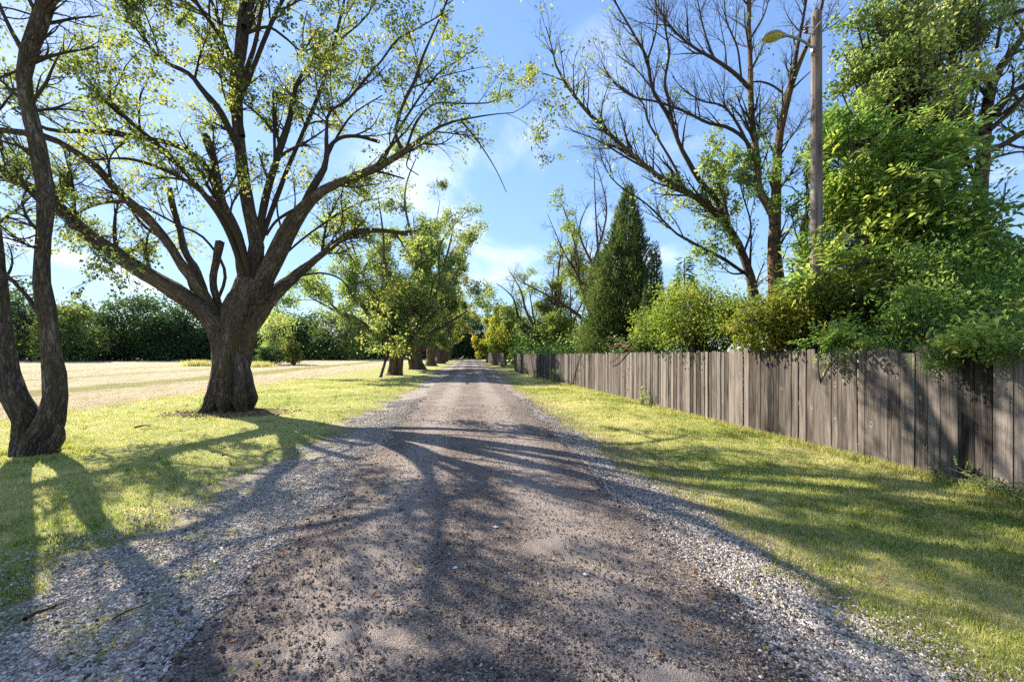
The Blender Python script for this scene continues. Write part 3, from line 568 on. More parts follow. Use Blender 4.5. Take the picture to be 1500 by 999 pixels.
# --- the big leaning maple
DB = 13.8
def B(pts, a, b, d1=0, lw=.5, bw=1., big=0, d0=0): P, R = limb(pts, a, b, DB+d0, DB+d1); return (P, R, lw, bw, big)
bt = [
 B([(342, 612), (341, 590), (339, 560), (340, 530), (344, 500), (352, 470), (364, 435), (370, 408)], [78, 69, 63, 60, 62, 63, 52, 42], 0, 0, 0, .0, 3),
 B([(330, 540), (326, 500), (320, 478), (302, 457), (260, 428), (212, 399), (168, 371), (136, 350), (120, 336), (80, 298), (40, 272), (0, 248), (-50, 222), (-90, 180)], [38, 40, 38, 34, 29, 25, 22, 20, 19, 18, 16, 15, 12, 9], 0, -1.2, .45, 1, 2),
 B([(318, 478), (306, 448), (290, 420), (262, 381), (240, 348), (208, 312), (172, 280), (140, 244), (100, 216), (72, 202), (30, 194), (-20, 188), (-60, 170)], [24, 22, 19, 17, 15, 14, 13, 12, 11, 11, 10, 9, 8], 0, -2.6, .5, 1, 2, .15),
 B([(300, 430), (287, 395), (273, 372), (264, 340), (254, 306), (248, 276)], 14, 9, .3, .2, .3, 1),
 B([(329, 469), (318, 440), (312, 413), (317, 380), (322, 354)], 13, 14, -.2, .1, .15, 1, .2),
 B([(362, 440), (358, 400), (346, 345), (326, 298), (317, 256), (310, 225), (300, 197)], [24, 23, 20, 16, 14, 13, 12], 0, -.5, .25, .5, 2),
 B([(366, 436), (374, 390), (376, 356), (364, 300), (352, 226), (347, 160), (345, 116), (352, 76), (360, 0), (368, -90), (372, -190)], [32, 28, 25, 20, 19, 18, 20, 20, 18, 13, 8], 0, .4, .65, 1.3, 2),
 B([(348, 216), (336, 190), (320, 160), (296, 132), (276, 108), (240, 90), (216, 62), (196, 20), (180, -40)], [13, 12, 11, 9.5, 8, 7, 5, 4, 2], 0, -2.0, .85, 1.6),
 B([(342, 90), (328, 62), (312, 38), (288, 4), (262, -50), (240, -110)], 10, 4, -2.6, .8, 1.5),
 B([(358, 40), (374, -10), (400, -70), (440, -120)], 12, 4, 1.0, .8, 1.5),
 B([(350, 130), (372, 70), (384, 10), (402, -70), (410, -150)], 9, 3, -2.2, .8, 1.4),
 B([(372, 400), (379, 350), (384, 315), (392, 280), (408, 224), (424, 176), (432, 132), (444, 108), (472, 80), (504, 54), (540, 20), (560, -30)], [15, 14, 13, 13, 12, 10, 8, 6, 5, 3.5, 3, 2], 0, .9, .55, 1),
 B([(402, 240), (402, 212), (401, 170), (400, 136)], 6, 4, .3, .1, .3),
 B([(396, 272), (384, 240), (380, 226)], 5, 2.5, .2, .1, .3),
 B([(360, 50), (392, 40), (418, 56), (444, 76), (470, 60), (500, 40)], 5, 2, .3, .1, .8),
 B([(444, 76), (444, 46), (450, 16)], 3, 1.5, 0, .0, .4), B([(444, 76), (456, 58), (466, 42)], 3, 2.4, 0, .0, .2),
 B([(374, 440), (390, 405), (408, 368), (426, 334), (452, 298), (480, 276), (528, 256), (560, 241), (588, 225), (612, 207), (648, 184), (676, 176), (720, 168), (760, 163), (786, 138)], [34, 32, 30, 26, 22, 16, 14, 13, 12, 8, 4.5, 3.4, 2.2, 1.6, 1], 0, -.6, .6, .8, 2),
 B([(448, 296), (462, 268), (477, 240), (478, 192), (482, 164), (508, 148), (532, 120), (560, 88), (580, 60), (612, 42), (650, 20)], [15, 13, 11, 6, 5, 4.6, 4.2, 3.6, 3, 2.5, 2], 0, -.9, .75, 1.2),
 B([(478, 232), (484, 214), (500, 202), (524, 200), (556, 208)], 8, 6, .5, .2, .5),
 B([(480, 228), (500, 190), (520, 165), (560, 140)], 5, 2, 1.0, .7, 1.3),
 B([(590, 222), (580, 200), (580, 188), (590, 154), (606, 122), (620, 82), (634, 50), (655, 0), (670, -50)], 8, 2.5, -.3, .7, 1.3),
 B([(596, 214), (612, 176), (638, 152), (680, 152), (724, 148), (735, 120)], 5, 1.5, .8, .75, 1.2),
 B([(676, 178), (696, 202), (714, 228), (728, 252), (742, 282)], 3.5, 1.2, -.3, .95, 1.5),
 B([(560, 240), (590, 180), (640, 110), (670, 90), (700, 70)], 5, 1.5, 1.3, .7, 1.3),
 B([(528, 256), (545, 251), (568, 255), (592, 262)], 6, 3, -.5, .0, .1), B([(604, 212), (600, 226), (596, 244), (613, 257)], 4, 2, -.1, .0, .1),
 B([(356, 500), (374, 468), (392, 440), (412, 420), (432, 405), (457, 385), (481, 366), (512, 342), (560, 338), (597, 344)], [20, 28, 26, 21, 17, 13, 11, 10, 8, 6], 0, 1.2, .6, 1.1, 2),
 B([(470, 372), (500, 330), (500, 285), (512, 255)], 3, 2, .9, .5, .6, 0, .8),
 B([(432, 405), (470, 400), (500, 410), (520, 440)], 5, 2, -.8, .8, .9, 0, .5),
 B([(390, 345), (405, 324), (430, 308), (446, 304)], 5, 6, .2, .3, .4), B([(412, 336), (406, 310), (406, 280)], 4, 3, 0, .2, .3),
 B([(325, 300), (300, 243), (256, 213), (200, 201), (136, 193), (70, 190), (20, 160)], [12, 11, 9.5, 8.5, 7.5, 6.5, 3], 0, -3.2, .5, 1.2),
 B([(240, 350), (210, 330), (180, 292), (150, 275)], 6, 3, -.5, .2, .8), B([(300, 455), (282, 425), (277, 412)], 7, 6, .3, .0, .1),
 B([(312, 455), (330, 400), (300, 350), (262, 330), (200, 300), (140, 290), (70, 300)], 6, 1.5, -.8, .35, 1.4),
 B([(370, 420), (340, 330), (280, 270), (200, 235), (130, 235)], [11, 9, 7, 5, 3], 0, -4.2, .5, 1.2),
 B([(366, 430), (330, 330), (260, 240), (180, 170), (120, 120)], [13, 11, 9, 6, 3], 0, -3.6, .55, 1.2),
 B([(372, 380), (420, 250), (470, 130), (500, 20), (520, -80)], 10, 3, 2.6, .7, 1.1),
 B([(356, 200), (330, 60), (290, -40), (240, -120)], 9, 3, 2.8, .8, 1.1), B([(350, 150), (420, -10), (500, -110)], 9, 3, 2.2, .75, 1.2),
 B([(388, 400), (450, 345), (520, 300), (560, 290)], 5, 1.5, 1.8, .45, .8),
]
def roots(tr):
    b0 = np.array([BT[0], BT[1]]); 
    for a, l in ((-2.4, .95), (-1.5, .7), (-.7, .9), (.1, .65), (.9, .6), (2.2, .7), (3.0, .85), (-3.0, .8)):
        p = [(b0[0]+.22*cos(a), b0[1]+.22*sin(a), 1.9), (b0[0]+.36*cos(a), b0[1]+.36*sin(a), 1.0), (b0[0]+.50*cos(a), b0[1]+.50*sin(a), .42), (b0[0]+.75*l*cos(a), b0[1]+.75*l*sin(a), .10), (b0[0]+1.05*l*cos(a), b0[1]+1.05*l*sin(a), -.04)]
        pp, rr_ = resample(p, [.12, .20, .22, .13, .04], 26); tubes(tr, pp[None], rr_[None], 16, .35, rng.uniform(0, 50))
make_tree('maple_tree', 'huge rough barked maple with many spreading limbs on the left lawn', BT, bt,
    [dict(n=250, L=2.4, t0=.34, ang=(30, 65), up=.18, wig=.22, K=9), dict(n=2600, L=.95, t0=.15, ang=(30, 60), up=.05, wig=.3, K=6), dict(n=9500, L=.42, t0=.15, ang=(30, 65), up=-.05, wig=.35, K=4, rmin=.0028)],
    [(2, dict(per=14, size=.092, tint=(.62, .3), aspect=.68, droop=.5, clump=.8, thr=.42, spread=1.2)), (1, dict(per=4, size=.08, tint=(.5, .3), clump=.6, thr=.45, spread=.8))], trunk_extra=roots, sides=44, rough=.30)
# --- two-stemmed tree at the left edge
D1_ = 7.95
def A(pts, a, b, d1=0, lw=.5, bw=1., big=0): P, R = limb(pts, a, b, D1_, D1_+d1); return (P, R, lw, bw, big)
tw = [
 A([(66, 668), (74, 655), (86, 640), (88, 620)], [30, 26, 18, 8], 0, -.15, 0, 0, 1), A([(28, 676), (30, 655), (32, 630), (34, 600)], [34, 30, 22, 8], 0, -.2, 0, 0, 1),
 A([(52, 676), (51, 660), (50, 645), (44, 620), (28, 594), (13, 560), (3, 500), (-4, 430), (-10, 370), (-24, 250), (-50, 120), (-70, -20), (-60, -160)], [66, 62, 56, 43, 38, 35, 33, 30, 27, 22, 18, 15, 10], 0, .5, .35, 1, 3),
 A([(54, 674), (57, 655), (66, 636), (78, 612), (82, 585), (79, 540), (75, 500), (73, 470), (66, 440), (61, 402), (63, 352), (66, 310), (65, 270), (56, 216), (44, 168), (35, 120), (42, 72), (60, 30), (70, -6), (90, -70), (120, -150)], [64, 58, 46, 38, 33, 30, 25, 25, 27, 22, 20, 25, 26, 24, 20, 20, 25, 26, 26, 19, 12], 0, -.2, .35, 1, 3),
 A([(64, 470), (52, 452), (40, 435), (28, 422), (10, 404), (-20, 392)], 9, 5, -.3, .6, 1), A([(62, 440), (52, 425), (56, 385), (50, 360)], 8, 2, .2, .3, .6),
 A([(38, 100), (31, 72), (18, 48), (2, 14), (-20, -40)], 9, 4, .2, .6, 1.2), A([(46, 22), (20, 14), (0, 10), (-40, 0)], 3, 2, -.4, .6, 1.2),
 A([(52, 92), (30, 102), (0, 114), (-40, 130)], 4.5, 3, -.3, .5, 1), A([(46, 96), (70, 86), (95, 78), (118, 74), (140, 64), (148, 56)], 3.5, 1, -.2, .06, .8), A([(86, 80), (98, 74), (106, 58), (116, 46)], 2, 1, 0, .1, .5),
 A([(60, 60), (80, 46), (90, 34), (110, 28)], 3, 1, .3, .5, .8), A([(64, 44), (76, 20), (96, 2), (120, -20)], 4, 1.5, -.4, .5, .9),
 A([(66, 290), (90, 320), (120, 345), (170, 345)], 2.2, 1, -.6, .8, 1.2), A([(64, 340), (30, 350), (0, 330), (-30, 320)], 3, 1.5, -.8, .8, 1.4), A([(56, 210), (20, 190), (-10, 180)], 4, 2, .5, .5, 1),
 A([(80, -30), (130, -90), (200, -130)], 9, 4, -.5, .45, 1.6), A([(100, -90), (90, -180), (60, -260)], 10, 4, .5, .45, 1.6), A([(-60, 0), (-10, -90), (30, -180)], 9, 4, -1, .7, 2.2),
 A([(90, -60), (150, -160), (260, -240)], 9, 4, 1.2, .4, 1.4), A([(-60, -60), (-140, -160), (-220, -220)], 10, 4, .5, .7, 2.0), A([(60, 10), (30, -90), (10, -200)], 8, 4, 1.6, .45, 1.4),
]
make_tree('twin_stemmed_tree', 'dark tree forking near the ground into two tall stems at the lawn edge', TW, tw,
    [dict(n=150, L=1.35, t0=.3, ang=(35, 70), up=.1, wig=.25, K=8), dict(n=900, L=.6, t0=.15, ang=(30, 60), up=.0, wig=.3, K=6), dict(n=2600, L=.28, t0=.1, ang=(30, 65), up=-.1, wig=.35, K=4, rmin=.002)],
    [(2, dict(per=10, size=.062, tint=(.40, .25), aspect=.68, droop=.55, clump=.5, thr=.46, spread=.9))], sides=40, rough=.26)
# --- bare trees behind the fence
DT = 13.5; T1b = G(1134, 605)[0], 0
def Dd(pts, a, b, D0, d1=0, lw=.0, bw=1., big=0): P, R = limb(pts, a, b, D0, D0+d1); return (P, R, lw, bw, big)
def gb(px, D): p = Wp(px, HZ, D); return (float(p[0]), float(p[1]))
dt = [
 Dd([(1136, 600), (1136, 500), (1136, 400), (1134, 340), (1137, 300), (1138, 256), (1140, 208), (1150, 160), (1161, 116), (1176, 80), (1194, 40), (1206, 0), (1215, -60)], [25, 25, 24, 20, 17, 15, 14, 14, 12, 7, 5, 5, 4], 0, DT, .3, .05, .8, 3),
 Dd([(1162, 118), (1164, 96), (1168, 70), (1172, 52), (1181, 0), (1190, -60)], 9, 3, DT, -.3, 0, 1),
 Dd([(1134, 330), (1130, 308), (1112, 276), (1108, 224), (1102, 180), (1099, 132), (1099, 80), (1096, 0), (1098, -60)], 15, 5, DT, .2, .1, .9, 2),
 Dd([(1098, 130), (1076, 108), (1048, 88), (1020, 72), (992, 50), (964, 12), (950, -30)], 8, 2, DT, -.6, 0, 1.2), Dd([(1045, 84), (1038, 66), (1028, 32), (1018, -20)], 5, 1.5, DT, .5, 0, 1.2),
 Dd([(1104, 236), (1094, 208), (1068, 188), (1036, 180), (1004, 164), (960, 149), (932, 144), (908, 130), (890, 110), (882, 92)], 7, 1.2, DT, .5, 0, 1.2),
 Dd([(1100, 226), (1088, 196), (1074, 172), (1058, 155), (1028, 148), (1000, 130), (985, 112)], 6, 1.2, DT, -.9, 0, 1.2),
 Dd([(1146, 136), (1130, 125), (1112, 120), (1095, 122)], 4, 2.5, DT, .2, 0, .6), Dd([(1064, 95), (1062, 70), (1056, 40), (1050, 0)], 3, 1, DT, .4, 0, 1.0),
 Dd([(1140, 220), (1160, 200), (1180, 170), (1200, 150)], 3, 1, DT, .8, 0, .8), Dd([(1110, 260), (1126, 215), (1130, 180)], 3, 1, DT, .7, 0, .8), Dd([(1180, 70), (1205, 45), (1230, 20)], 4, 1, DT, .6, 0, 1.),
 Dd([(1086, 115), (1080, 70), (1064, 30), (1060, -20)], 4, 1.4, DT, -.8, 0, 1.2), Dd([(1098, 60), (1120, 20), (1130, -20)], 4, 1.4, DT, .8, 0, 1.2),
]
tagd = [dict(n=150, L=1.5, t0=.25, ang=(25, 55), up=.22, wig=.14, K=8, rmin=.005), dict(n=850, L=.75, t0=.15, ang=(25, 50), up=.1, wig=.2, K=6, rmin=.0035), dict(n=2200, L=.42, t0=.15, ang=(25, 50), up=.1, wig=.2, K=4, rmin=.0035)]
make_tree('bare_tree', 'tall bare tree with two orange brown trunks left of the lamp pole', gb(1136, DT), dt, tagd, [(2, dict(per=9, size=.10, tint=(.5, .3), aspect=.5))], bark='bark_warm', rough=.25, crown_mat='leaf_ash', sides=30)
DU = 14.6
lt = [
 Dd([(1108, 590), (1106, 500), (1104, 430), (1097, 400), (1084, 362), (1062, 326), (1040, 304), (1004, 280), (972, 264), (932, 232), (892, 196), (860, 164), (832, 128), (814, 96), (806, 60), (800, 40)], 18, 1.5, DU, -.8, .05, .9, 2),
 Dd([(1058, 318), (1052, 296), (1024, 264), (1010, 240), (996, 214), (980, 172), (956, 132), (948, 88), (934, 60), (920, 36), (900, 0), (890, -40)], 11, 2.5, DU, .3, .05, 1.),
 Dd([(986, 184), (980, 150), (974, 120), (980, 80), (976, 50), (972, 20), (976, -30)], 6, 2, DU, -.4, 0, 1.1),
 Dd([(1000, 278), (972, 262), (944, 246), (912, 228), (876, 206), (850, 196), (828, 186)], 6, 1, DU, -1.0, .05, 1.2),
 Dd([(1098, 404), (1084, 396), (1058, 378), (1036, 368), (1008, 352), (988, 340), (948, 300), (912, 276), (892, 256), (880, 228), (876, 210)], 7, 1, DU, -1.4, .02, 1.1),
 Dd([(996, 260), (980, 230), (950, 180), (940, 150), (900, 120), (880, 90)], 5, 1, DU, .9, .02, 1.2),
 Dd([(948, 90), (960, 50), (962, 20), (955, -20)], 4, 1.4, DU, .3, 0, 1.1), Dd([(958, 134), (930, 100), (902, 80)], 3, 1, DU, -.4, 0, 1.1), Dd([(860, 166), (862, 120), (850, 90)], 2.4, .8, DU, -.8, 0, 1.1),
 Dd([(1092, 398), (1070, 330), (1060, 280), (1056, 240)], 4, 2, DU, .6, .9, 1.1), Dd([(1070, 340), (1040, 310), (1020, 290), (1030, 260)], 4, 1.5, DU, -.7, .9, 1.2), Dd([(1090, 370), (1100, 330), (1085, 270), (1100, 240)], 4, 1.5, DU, -.8, .95, 1.2), Dd([(1095, 400), (1070, 400), (1050, 380)], 4, 1.5, DU, -.6, .9, 1.),
 Dd([(940, 240), (930, 215), (925, 185)], 3, 1, DU, -.8, .8, .7), Dd([(980, 268), (975, 285), (960, 290)], 3, 1, DU, -.8, .8, .7),
]
make_tree('leaning_tree', 'dark leaning tree with long bare branches reaching towards the road', gb(1108, DU), lt,
    [dict(n=170, L=1.6, t0=.2, ang=(22, 50), up=.22, wig=.14, K=8, rmin=.005), dict(n=1000, L=.75, t0=.15, ang=(25, 50), up=.12, wig=.2, K=6, rmin=.0045), dict(n=2200, L=.34, t0=.15, ang=(25, 50), up=.05, wig=.22, K=4, rmin=.0035)],
    [(2, dict(per=13, size=.12, tint=(.5, .35), aspect=.6, spread=1.0)), (1, dict(per=5, size=.11, tint=(.5, .35), aspect=.6))], rough=.25, crown_mat='leaf_ash', sides=22)
st_ = [Dd([(1182, 600), (1181, 500), (1180, 430), (1179, 380), (1177, 350), (1180, 318)], 18, 11, 12.2, 0, .2, .4, 2), Dd([(1180, 325), (1183, 290), (1181, 255), (1186, 235)], 7, 2, 12.2, .2, .5, 1.),
       Dd([(1214, 600), (1213, 450), (1214, 390), (1210, 350), (1216, 300)], 20, 9, 12.4, 0, .3, .5, 2), Dd([(1180, 380), (1165, 340), (1158, 310), (1140, 300)], 3, 1, 12.2, -.8, .9, 1.2), Dd([(1182, 300), (1160, 275), (1135, 272)], 2.4, 1, 12.2, -.7, .9, 1.2)]
make_tree('broken_tree', 'short broken tree trunk with a snapped top right behind the lamp pole', gb(1182, 12.2), st_, [dict(n=40, L=.8, t0=.3, ang=(30, 60), up=.1, wig=.2, K=7), dict(n=150, L=.4, t0=.2, K=5), dict(n=300, L=.22, t0=.1, K=4)], [(2, dict(per=9, size=.10, tint=(.6, .3), aspect=.45))], bark='bark_warm', crown_mat='leaf_bright')

# ------------------------------------------------------------------ leafy trees and bushes grown from clumps
def sprays(mb, C, size, nleaf=9, asp=.34, tint=(.5, .25), droop=.5, face=None, ts=1.0):
    """compound leaves: pairs of leaflets along a drooping stalk"""
    n = len(C); d = unit(rnd(n)*.8+np.array([0, 0, -.1]) + (face if face is not None else 0)); Nn = unit(rnd(n)*.6+np.array([0, 0, .6])+SUND*.6); Sd = unit(np.cross(d, Nn)); L_ = size*rng.uniform(.7, 1.25, n)
    tn0 = np.clip(tint[0]+(vnoise(C/1.1+31, 12)-.5)*.55*ts+rng.normal(0, tint[1]*.5, n), 0, 1)
    npair = nleaf//2
    for k in range(npair+1):
        u = .18+.82*k/npair; base = C+d*(L_*u)[:, None]+np.array([0, 0, -1])*(L_*u*u*droop*.6)[:, None]
        for sg in ((-1, 1) if k < npair else (0,)):
            ld = unit(Sd*sg*.9+d*.55+np.array([0, 0, -1])*droop*.45+rnd(n)*.15) if sg else unit(d+np.array([0, 0, -1])*droop)
            ll = L_*.42*rng.uniform(.8, 1.15, n); leafmesh(mb, base, ld, unit(Nn+rnd(n)*.35), ll, ll*asp, np.clip(tn0+rng.normal(0, .07, n), 0, 1))
def clumps(shape, n, r, ncl, hollow=.35, seed=None):
    """points gathered into n clumps spread through an ellipsoid (c, radii); returns points"""
    c, rad_ = np.array(shape[0]), np.array(shape[1]); q = unit(rng.normal(size=(n, 3)))*(rng.random(n)[:, None]*(1-hollow)+hollow)**.5
    cc = c+q*rad_*(.86+.28*rng.random((n, 1))); i = rng.integers(0, n, ncl); g = rng.normal(size=(ncl, 3))*np.array([1, 1, .62])
    return cc[i]+g*(r*(.55+.9*rng.random(n)))[i][:, None], cc
def clump_tree(name, label, base, shapes, mat, leaf, tint=(.5, .3), bark='bark', twig='twig', trunk_r=.12, stems=None, cat='tree', group=None, mode='leaf', asp=.6, cut=None, nb=1.0, droop=.3, nst=1, twigs=True):
    z0 = float(zg(*base)); root = thing(name, label, cat, (base[0], base[1], z0), group); cr_ = MB(); b0 = np.array([base[0], base[1], z0-.05]); ends = []
    for sh in shapes:
        p, cc = clumps(sh[:2], sh[2], sh[3], sh[4], sh[5] if len(sh) > 5 else .35)
        if cut is not None: p = p[cut(p)]; 
        p = p[p[:, 2] > z0+.05]
        n = len(p); ends.append(cc[cc[:, 2] > z0+.3])
        if mode == 'spray': sprays(cr_, p, leaf, 9, asp, tint, droop, unit((p-np.array(sh[0]))/np.array(sh[1]))*.8+np.array([-.25, 0, .1]))
        else:
            dirn = unit(rnd(n)+np.array([0, 0, -droop])+unit(p-np.array(sh[0]))*.5); N_ = unit(rnd(n)*.8+np.array([0, 0, .5])+SUND*.7); s = leaf*rng.uniform(.6, 1.3, n)
            cs = leaf*9; tn = np.clip(tint[0]+(vnoise(p/cs+31, 12)-.5)*.7+rng.normal(0, tint[1]*.4, n), 0, 1); leafmesh(cr_, p, dirn, N_, s, s*asp, tn)
    E = np.concatenate(ends); 
    tr = MB(); br = MB(); sh0 = shapes[0]; top = np.array(sh0[0])+np.array([0, 0, sh0[1][2]*.55])
    for q in range(nst):
        a = rng.uniform(0, 2*pi); off = np.array([cos(a), sin(a), 0])*trunk_r*1.5*(nst > 1); tp = top+np.array([cos(a), sin(a), 0])*sh0[1][0]*.35*(nst > 1)
        m1 = b0*.66+tp*.34+off+rng.normal(0, .04, 3)*np.linalg.norm(tp-b0); P_, R_ = resample([b0+off, m1, b0*.33+tp*.67+rng.normal(0, .05, 3)*np.linalg.norm(tp-b0), tp], [trunk_r*1.25, trunk_r*.85, trunk_r*.5, trunk_r*.15], 22)
        tubes(tr, P_[None], R_[None], 14, .3, rng.uniform(0, 50))
        if q == 0: PT, RT = [P_], [R_]
        else: PT.append(P_); RT.append(R_)
    nb_ = min(len(E), int(90*nb)); 
    if nb_ and twigs:
        e = E[rng.choice(len(E), nb_, replace=False)]; j = rng.integers(0, nst, nb_); k = np.clip(((.25+.6*rng.random(nb_))*21).astype(int), 0, 20)
        s0 = np.stack([PT[a][b] for a, b in zip(j, k)]); r0 = np.array([RT[a][b] for a, b in zip(j, k)])*.5
        lowr = s0[:, 2] > e[:, 2]; u = np.linspace(0, 1, 9)[None, :, None]; d = e-s0; mid = s0+d*.5+np.array([0, 0, 1])*np.where(lowr, .05, -.06)[:, None]*np.linalg.norm(d, axis=1)[:, None]
        Pb = (1-u)**2*s0[:, None]+2*u*(1-u)*mid[:, None]+u*u*e[:, None]; Pb = Pb+(vnoise(Pb*2.1, 8)[..., None]-.5)*.12*u; Rb = r0[:, None]*np.linspace(1, .2, 9)[None]
        tubes(br, Pb, Rb, 5, cap=False)
        P3, R3, W3 = spawn(Pb, Rb, np.ones(nb_), nb_*5, float(np.mean(sh0[1])*.35), t0=.3, K=5, rmin=leaf*.03); tubes(br, P3, R3, 3, cap=False)
    tr.build('trunk', M[bark], root, True)
    if br.n: br.build('branches', M[twig], root, True)
    cr_.build('crown', M[mat], root); return root
def C(px, py, D): return Wp(px, py, D)
def ell(px, py, D, rpx, rpz, ry=None):     # ellipsoid seen at a place: radii from its apparent size
    r = rpx/F*D; return (C(px, py, D), (r, ry if ry else r, rpz/F*D))
def hang(p): return (p[:, 0] > fence_x(p[:, 1])-.75) & ((p[:, 0] < fence_x(p[:, 1])-.03) | (p[:, 0] > fence_x(p[:, 1])+.05) | (p[:, 2] > 1.85))
fc = lambda p: p[:, 0] > fence_x(p[:, 1])-.35-.5*(p[:, 2] > 1.9)
# big bright compound-leaved tree beside the pole, and its neighbours
e1 = ell(1312, 310, 10.6, 78, 110); e2 = ell(1365, 430, 9.2, 90, 70); e3 = ell(1250, 400, 10.2, 42, 70); e4 = ell(1375, 345, 9.6, 48, 52); e9 = ell(1262, 215, 10.4, 30, 60); e10 = ell(1205, 395, 9.0, 26, 50, .25)
clump_tree('tree_of_heaven', 'bright green tree with drooping compound leaves right of the lamp pole', gb(1310, 10.4),
    [(e1[0], e1[1], 42, .26, 900), (e3[0], e3[1], 20, .22, 420), (e4[0], e4[1], 26, .26, 520), (e9[0], e9[1], 14, .2, 220), (e10[0], e10[1], 9, .14, 70)], 'leaf_bright', .46, (.72, .5), trunk_r=.13, mode='spray', asp=.36, cut=fc, nst=3, twig='twig_grey')
e5 = ell(1315, 150, 12.0, 88, 115); e6 = ell(1240, 230, 12.4, 50, 110); e7 = ell(1400, 30, 13.0, 45, 40); e8 = ell(1290, 60, 12.5, 60, 60)
clump_tree('hackberry_tree', 'tall pale green tree filling the sky above the bright leaves', gb(1350, 12.6),
    [(e5[0], e5[1], 95, .20, 9500, .1), (e6[0], e6[1], 56, .18, 5600, .1), (e8[0], e8[1], 44, .2, 3800, .1), (e7[0], e7[1], 30, .2, 2300, .1)], 'leaf_ash', .13, (.68, .35), trunk_r=.2, asp=.55, nb=2.2)
def Rr(pts, a, b, d1=0, lw=.5, bw=1., big=0, D0=11.2): P, R = limb(pts, a, b, D0, D0+d1); return (P, R, lw, bw, big)
rl = [Rr([(1440, 620), (1440, 480), (1436, 380), (1438, 250), (1448, 150), (1456, 115), (1478, 82), (1510, 40), (1560, -20)], 26, 8, .3, .5, .8, 2),
      Rr([(1452, 118), (1440, 108), (1436, 90), (1428, 70), (1432, 30), (1436, 0), (1440, -50)], 7, 3, -.4, .6, 1.2), Rr([(1455, 170), (1480, 140), (1500, 125), (1550, 100)], 11, 6, .4, .5, 1),
      Rr([(1450, 190), (1475, 168), (1505, 140), (1560, 120)], 9, 5, -.5, .5, 1), Rr([(1400, 250), (1440, 225), (1470, 212), (1505, 192), (1560, 170)], 9, 10, .4, .5, 1),
      Rr([(1442, 230), (1420, 180), (1390, 130), (1350, 90), (1335, 40), (1345, 0), (1360, -50)], 9, 5, 1.2, .8, 1.3), Rr([(1440, 300), (1400, 200), (1340, 170), (1300, 190), (1270, 240)], 8, 3, 1.6, .8, 1.3),
      Rr([(1452, 150), (1420, 110), (1380, 60), (1400, 0)], 6, 3, .8, .8, 1.3), Rr([(1500, 15), (1470, 25), (1430, 45), (1400, 70)], 8, 3, .6, .7, 1.3), Rr([(1460, 70), (1470, 20), (1490, -30)], 5, 2, .8, .6, 1.2)]
make_tree('maple_tree', 'tree with thick dark crossing limbs at the right edge behind the fence', gb(1440, 11.2), rl,
    [dict(n=150, L=1.6, t0=.2, ang=(30, 65), up=.1, wig=.25, K=8), dict(n=1000, L=.7, t0=.15, K=6), dict(n=3000, L=.32, t0=.1, up=-.05, K=4, rmin=.003)],
    [(2, dict(per=8, size=.11, tint=(.5, .3), aspect=.6, thr=.46, clump=.9, spread=.9))], crown_mat='leaf_ash', rough=.28)
def onf(px, off):            # distance at which a sight line meets the fence line, shifted towards the lawn by off
    D = 6.
    for _ in range(40):
        p = Wp(px, HZ, D); D *= 1-.5*(p[0]-(float(fence_x(p[1]))-off))/p[0]
    return D
# darker mass low behind, bushes over the fence
e = ell(1330, 430, 11.6, 110, 90); e_ = ell(1470, 425, 10.2, 60, 60)
clump_tree('mulberry_tree', 'dark green dense tree low behind the bright compound leaves', gb(1350, 11.6), [(e[0], e[1], 46, .4, 5200, .2), (e_[0], e_[1], 30, .34, 3000, .2)], 'leaf_deep', .17, (.7, .4), trunk_r=.12, asp=.7, nst=2)
e = ell(1432, 462, 7.6, 80, 34, .55); e_ = ell(1385, 395, 8.6, 70, 42, .6); e3_ = ell(1480, 435, 7.9, 36, 45, .6)
clump_tree('honeysuckle_bush', 'glossy dark green bush drooping over the fence top at the right edge', gb(1440, 8.0), [(e[0], e[1], 34, .2, 3900, .1), (e_[0], e_[1], 30, .22, 3000, .1), (e3_[0], e3_[1], 20, .22, 2000, .1)], 'leaf_bright', .085, (.58, .45), trunk_r=.045, asp=.5, nst=4, cat='bush', cut=lambda p: p[:, 0] > fence_x(p[:, 1])-.55)
sg = ell(1378, 533, onf(1378, .22), 26, 22, .14)
sg2 = ell(1275, 505, onf(1275, .12), 40, 14, .12); sg3 = ell(1470, 515, onf(1470, .15), 34, 20, .12)
e = ell(1366, 512, onf(1366, .12), 24, 22, .15); e_ = ell(1330, 470, 7.6, 46, 36, .4)
ov = ell(1440, 492, onf(1440, 0.02), 66, 24, .25); ov2 = ell(1360, 455, 7.4, 60, 45, .4)
clump_tree('elm_bush', 'bright leafy bush arching over the fence top into the lawn side near the right edge', gb(1425, 7.3), [(ov[0], ov[1], 26, .13, 1300, .1), (ov2[0], ov2[1], 30, .17, 1500, .1)], 'leaf_bright', .085, (.8, .4), trunk_r=.03, asp=.5, nst=4, cat='bush', cut=lambda p: (p[:, 0] > fence_x(p[:, 1])-.6) & ((p[:, 0] > fence_x(p[:, 1])+.04) | (p[:, 2] > 1.45)), nb=.5)
clump_tree('privet_bush', 'leafy bush with one pale green spray hanging down the fence boards', gb(1345, 7.9), [(e_[0], e_[1], 20, .16, 3000, .1), (e[0], e[1], 14, .075, 650, .1), (sg[0], sg[1], 10, .06, 380, .1), (sg2[0], sg2[1], 12, .07, 420, .1), (sg3[0], sg3[1], 12, .07, 420, .1)], 'leaf_bright', .055, (.62, .3), trunk_r=.03, asp=.45, nst=3, cat='bush', cut=hang, nb=.5)
e = ell(1180, 455, 9.6, 86, 44, .8); e_ = ell(1260, 445, 9.0, 60, 46, .7); e3_ = ell(1130, 480, 9.9, 60, 28, .6)
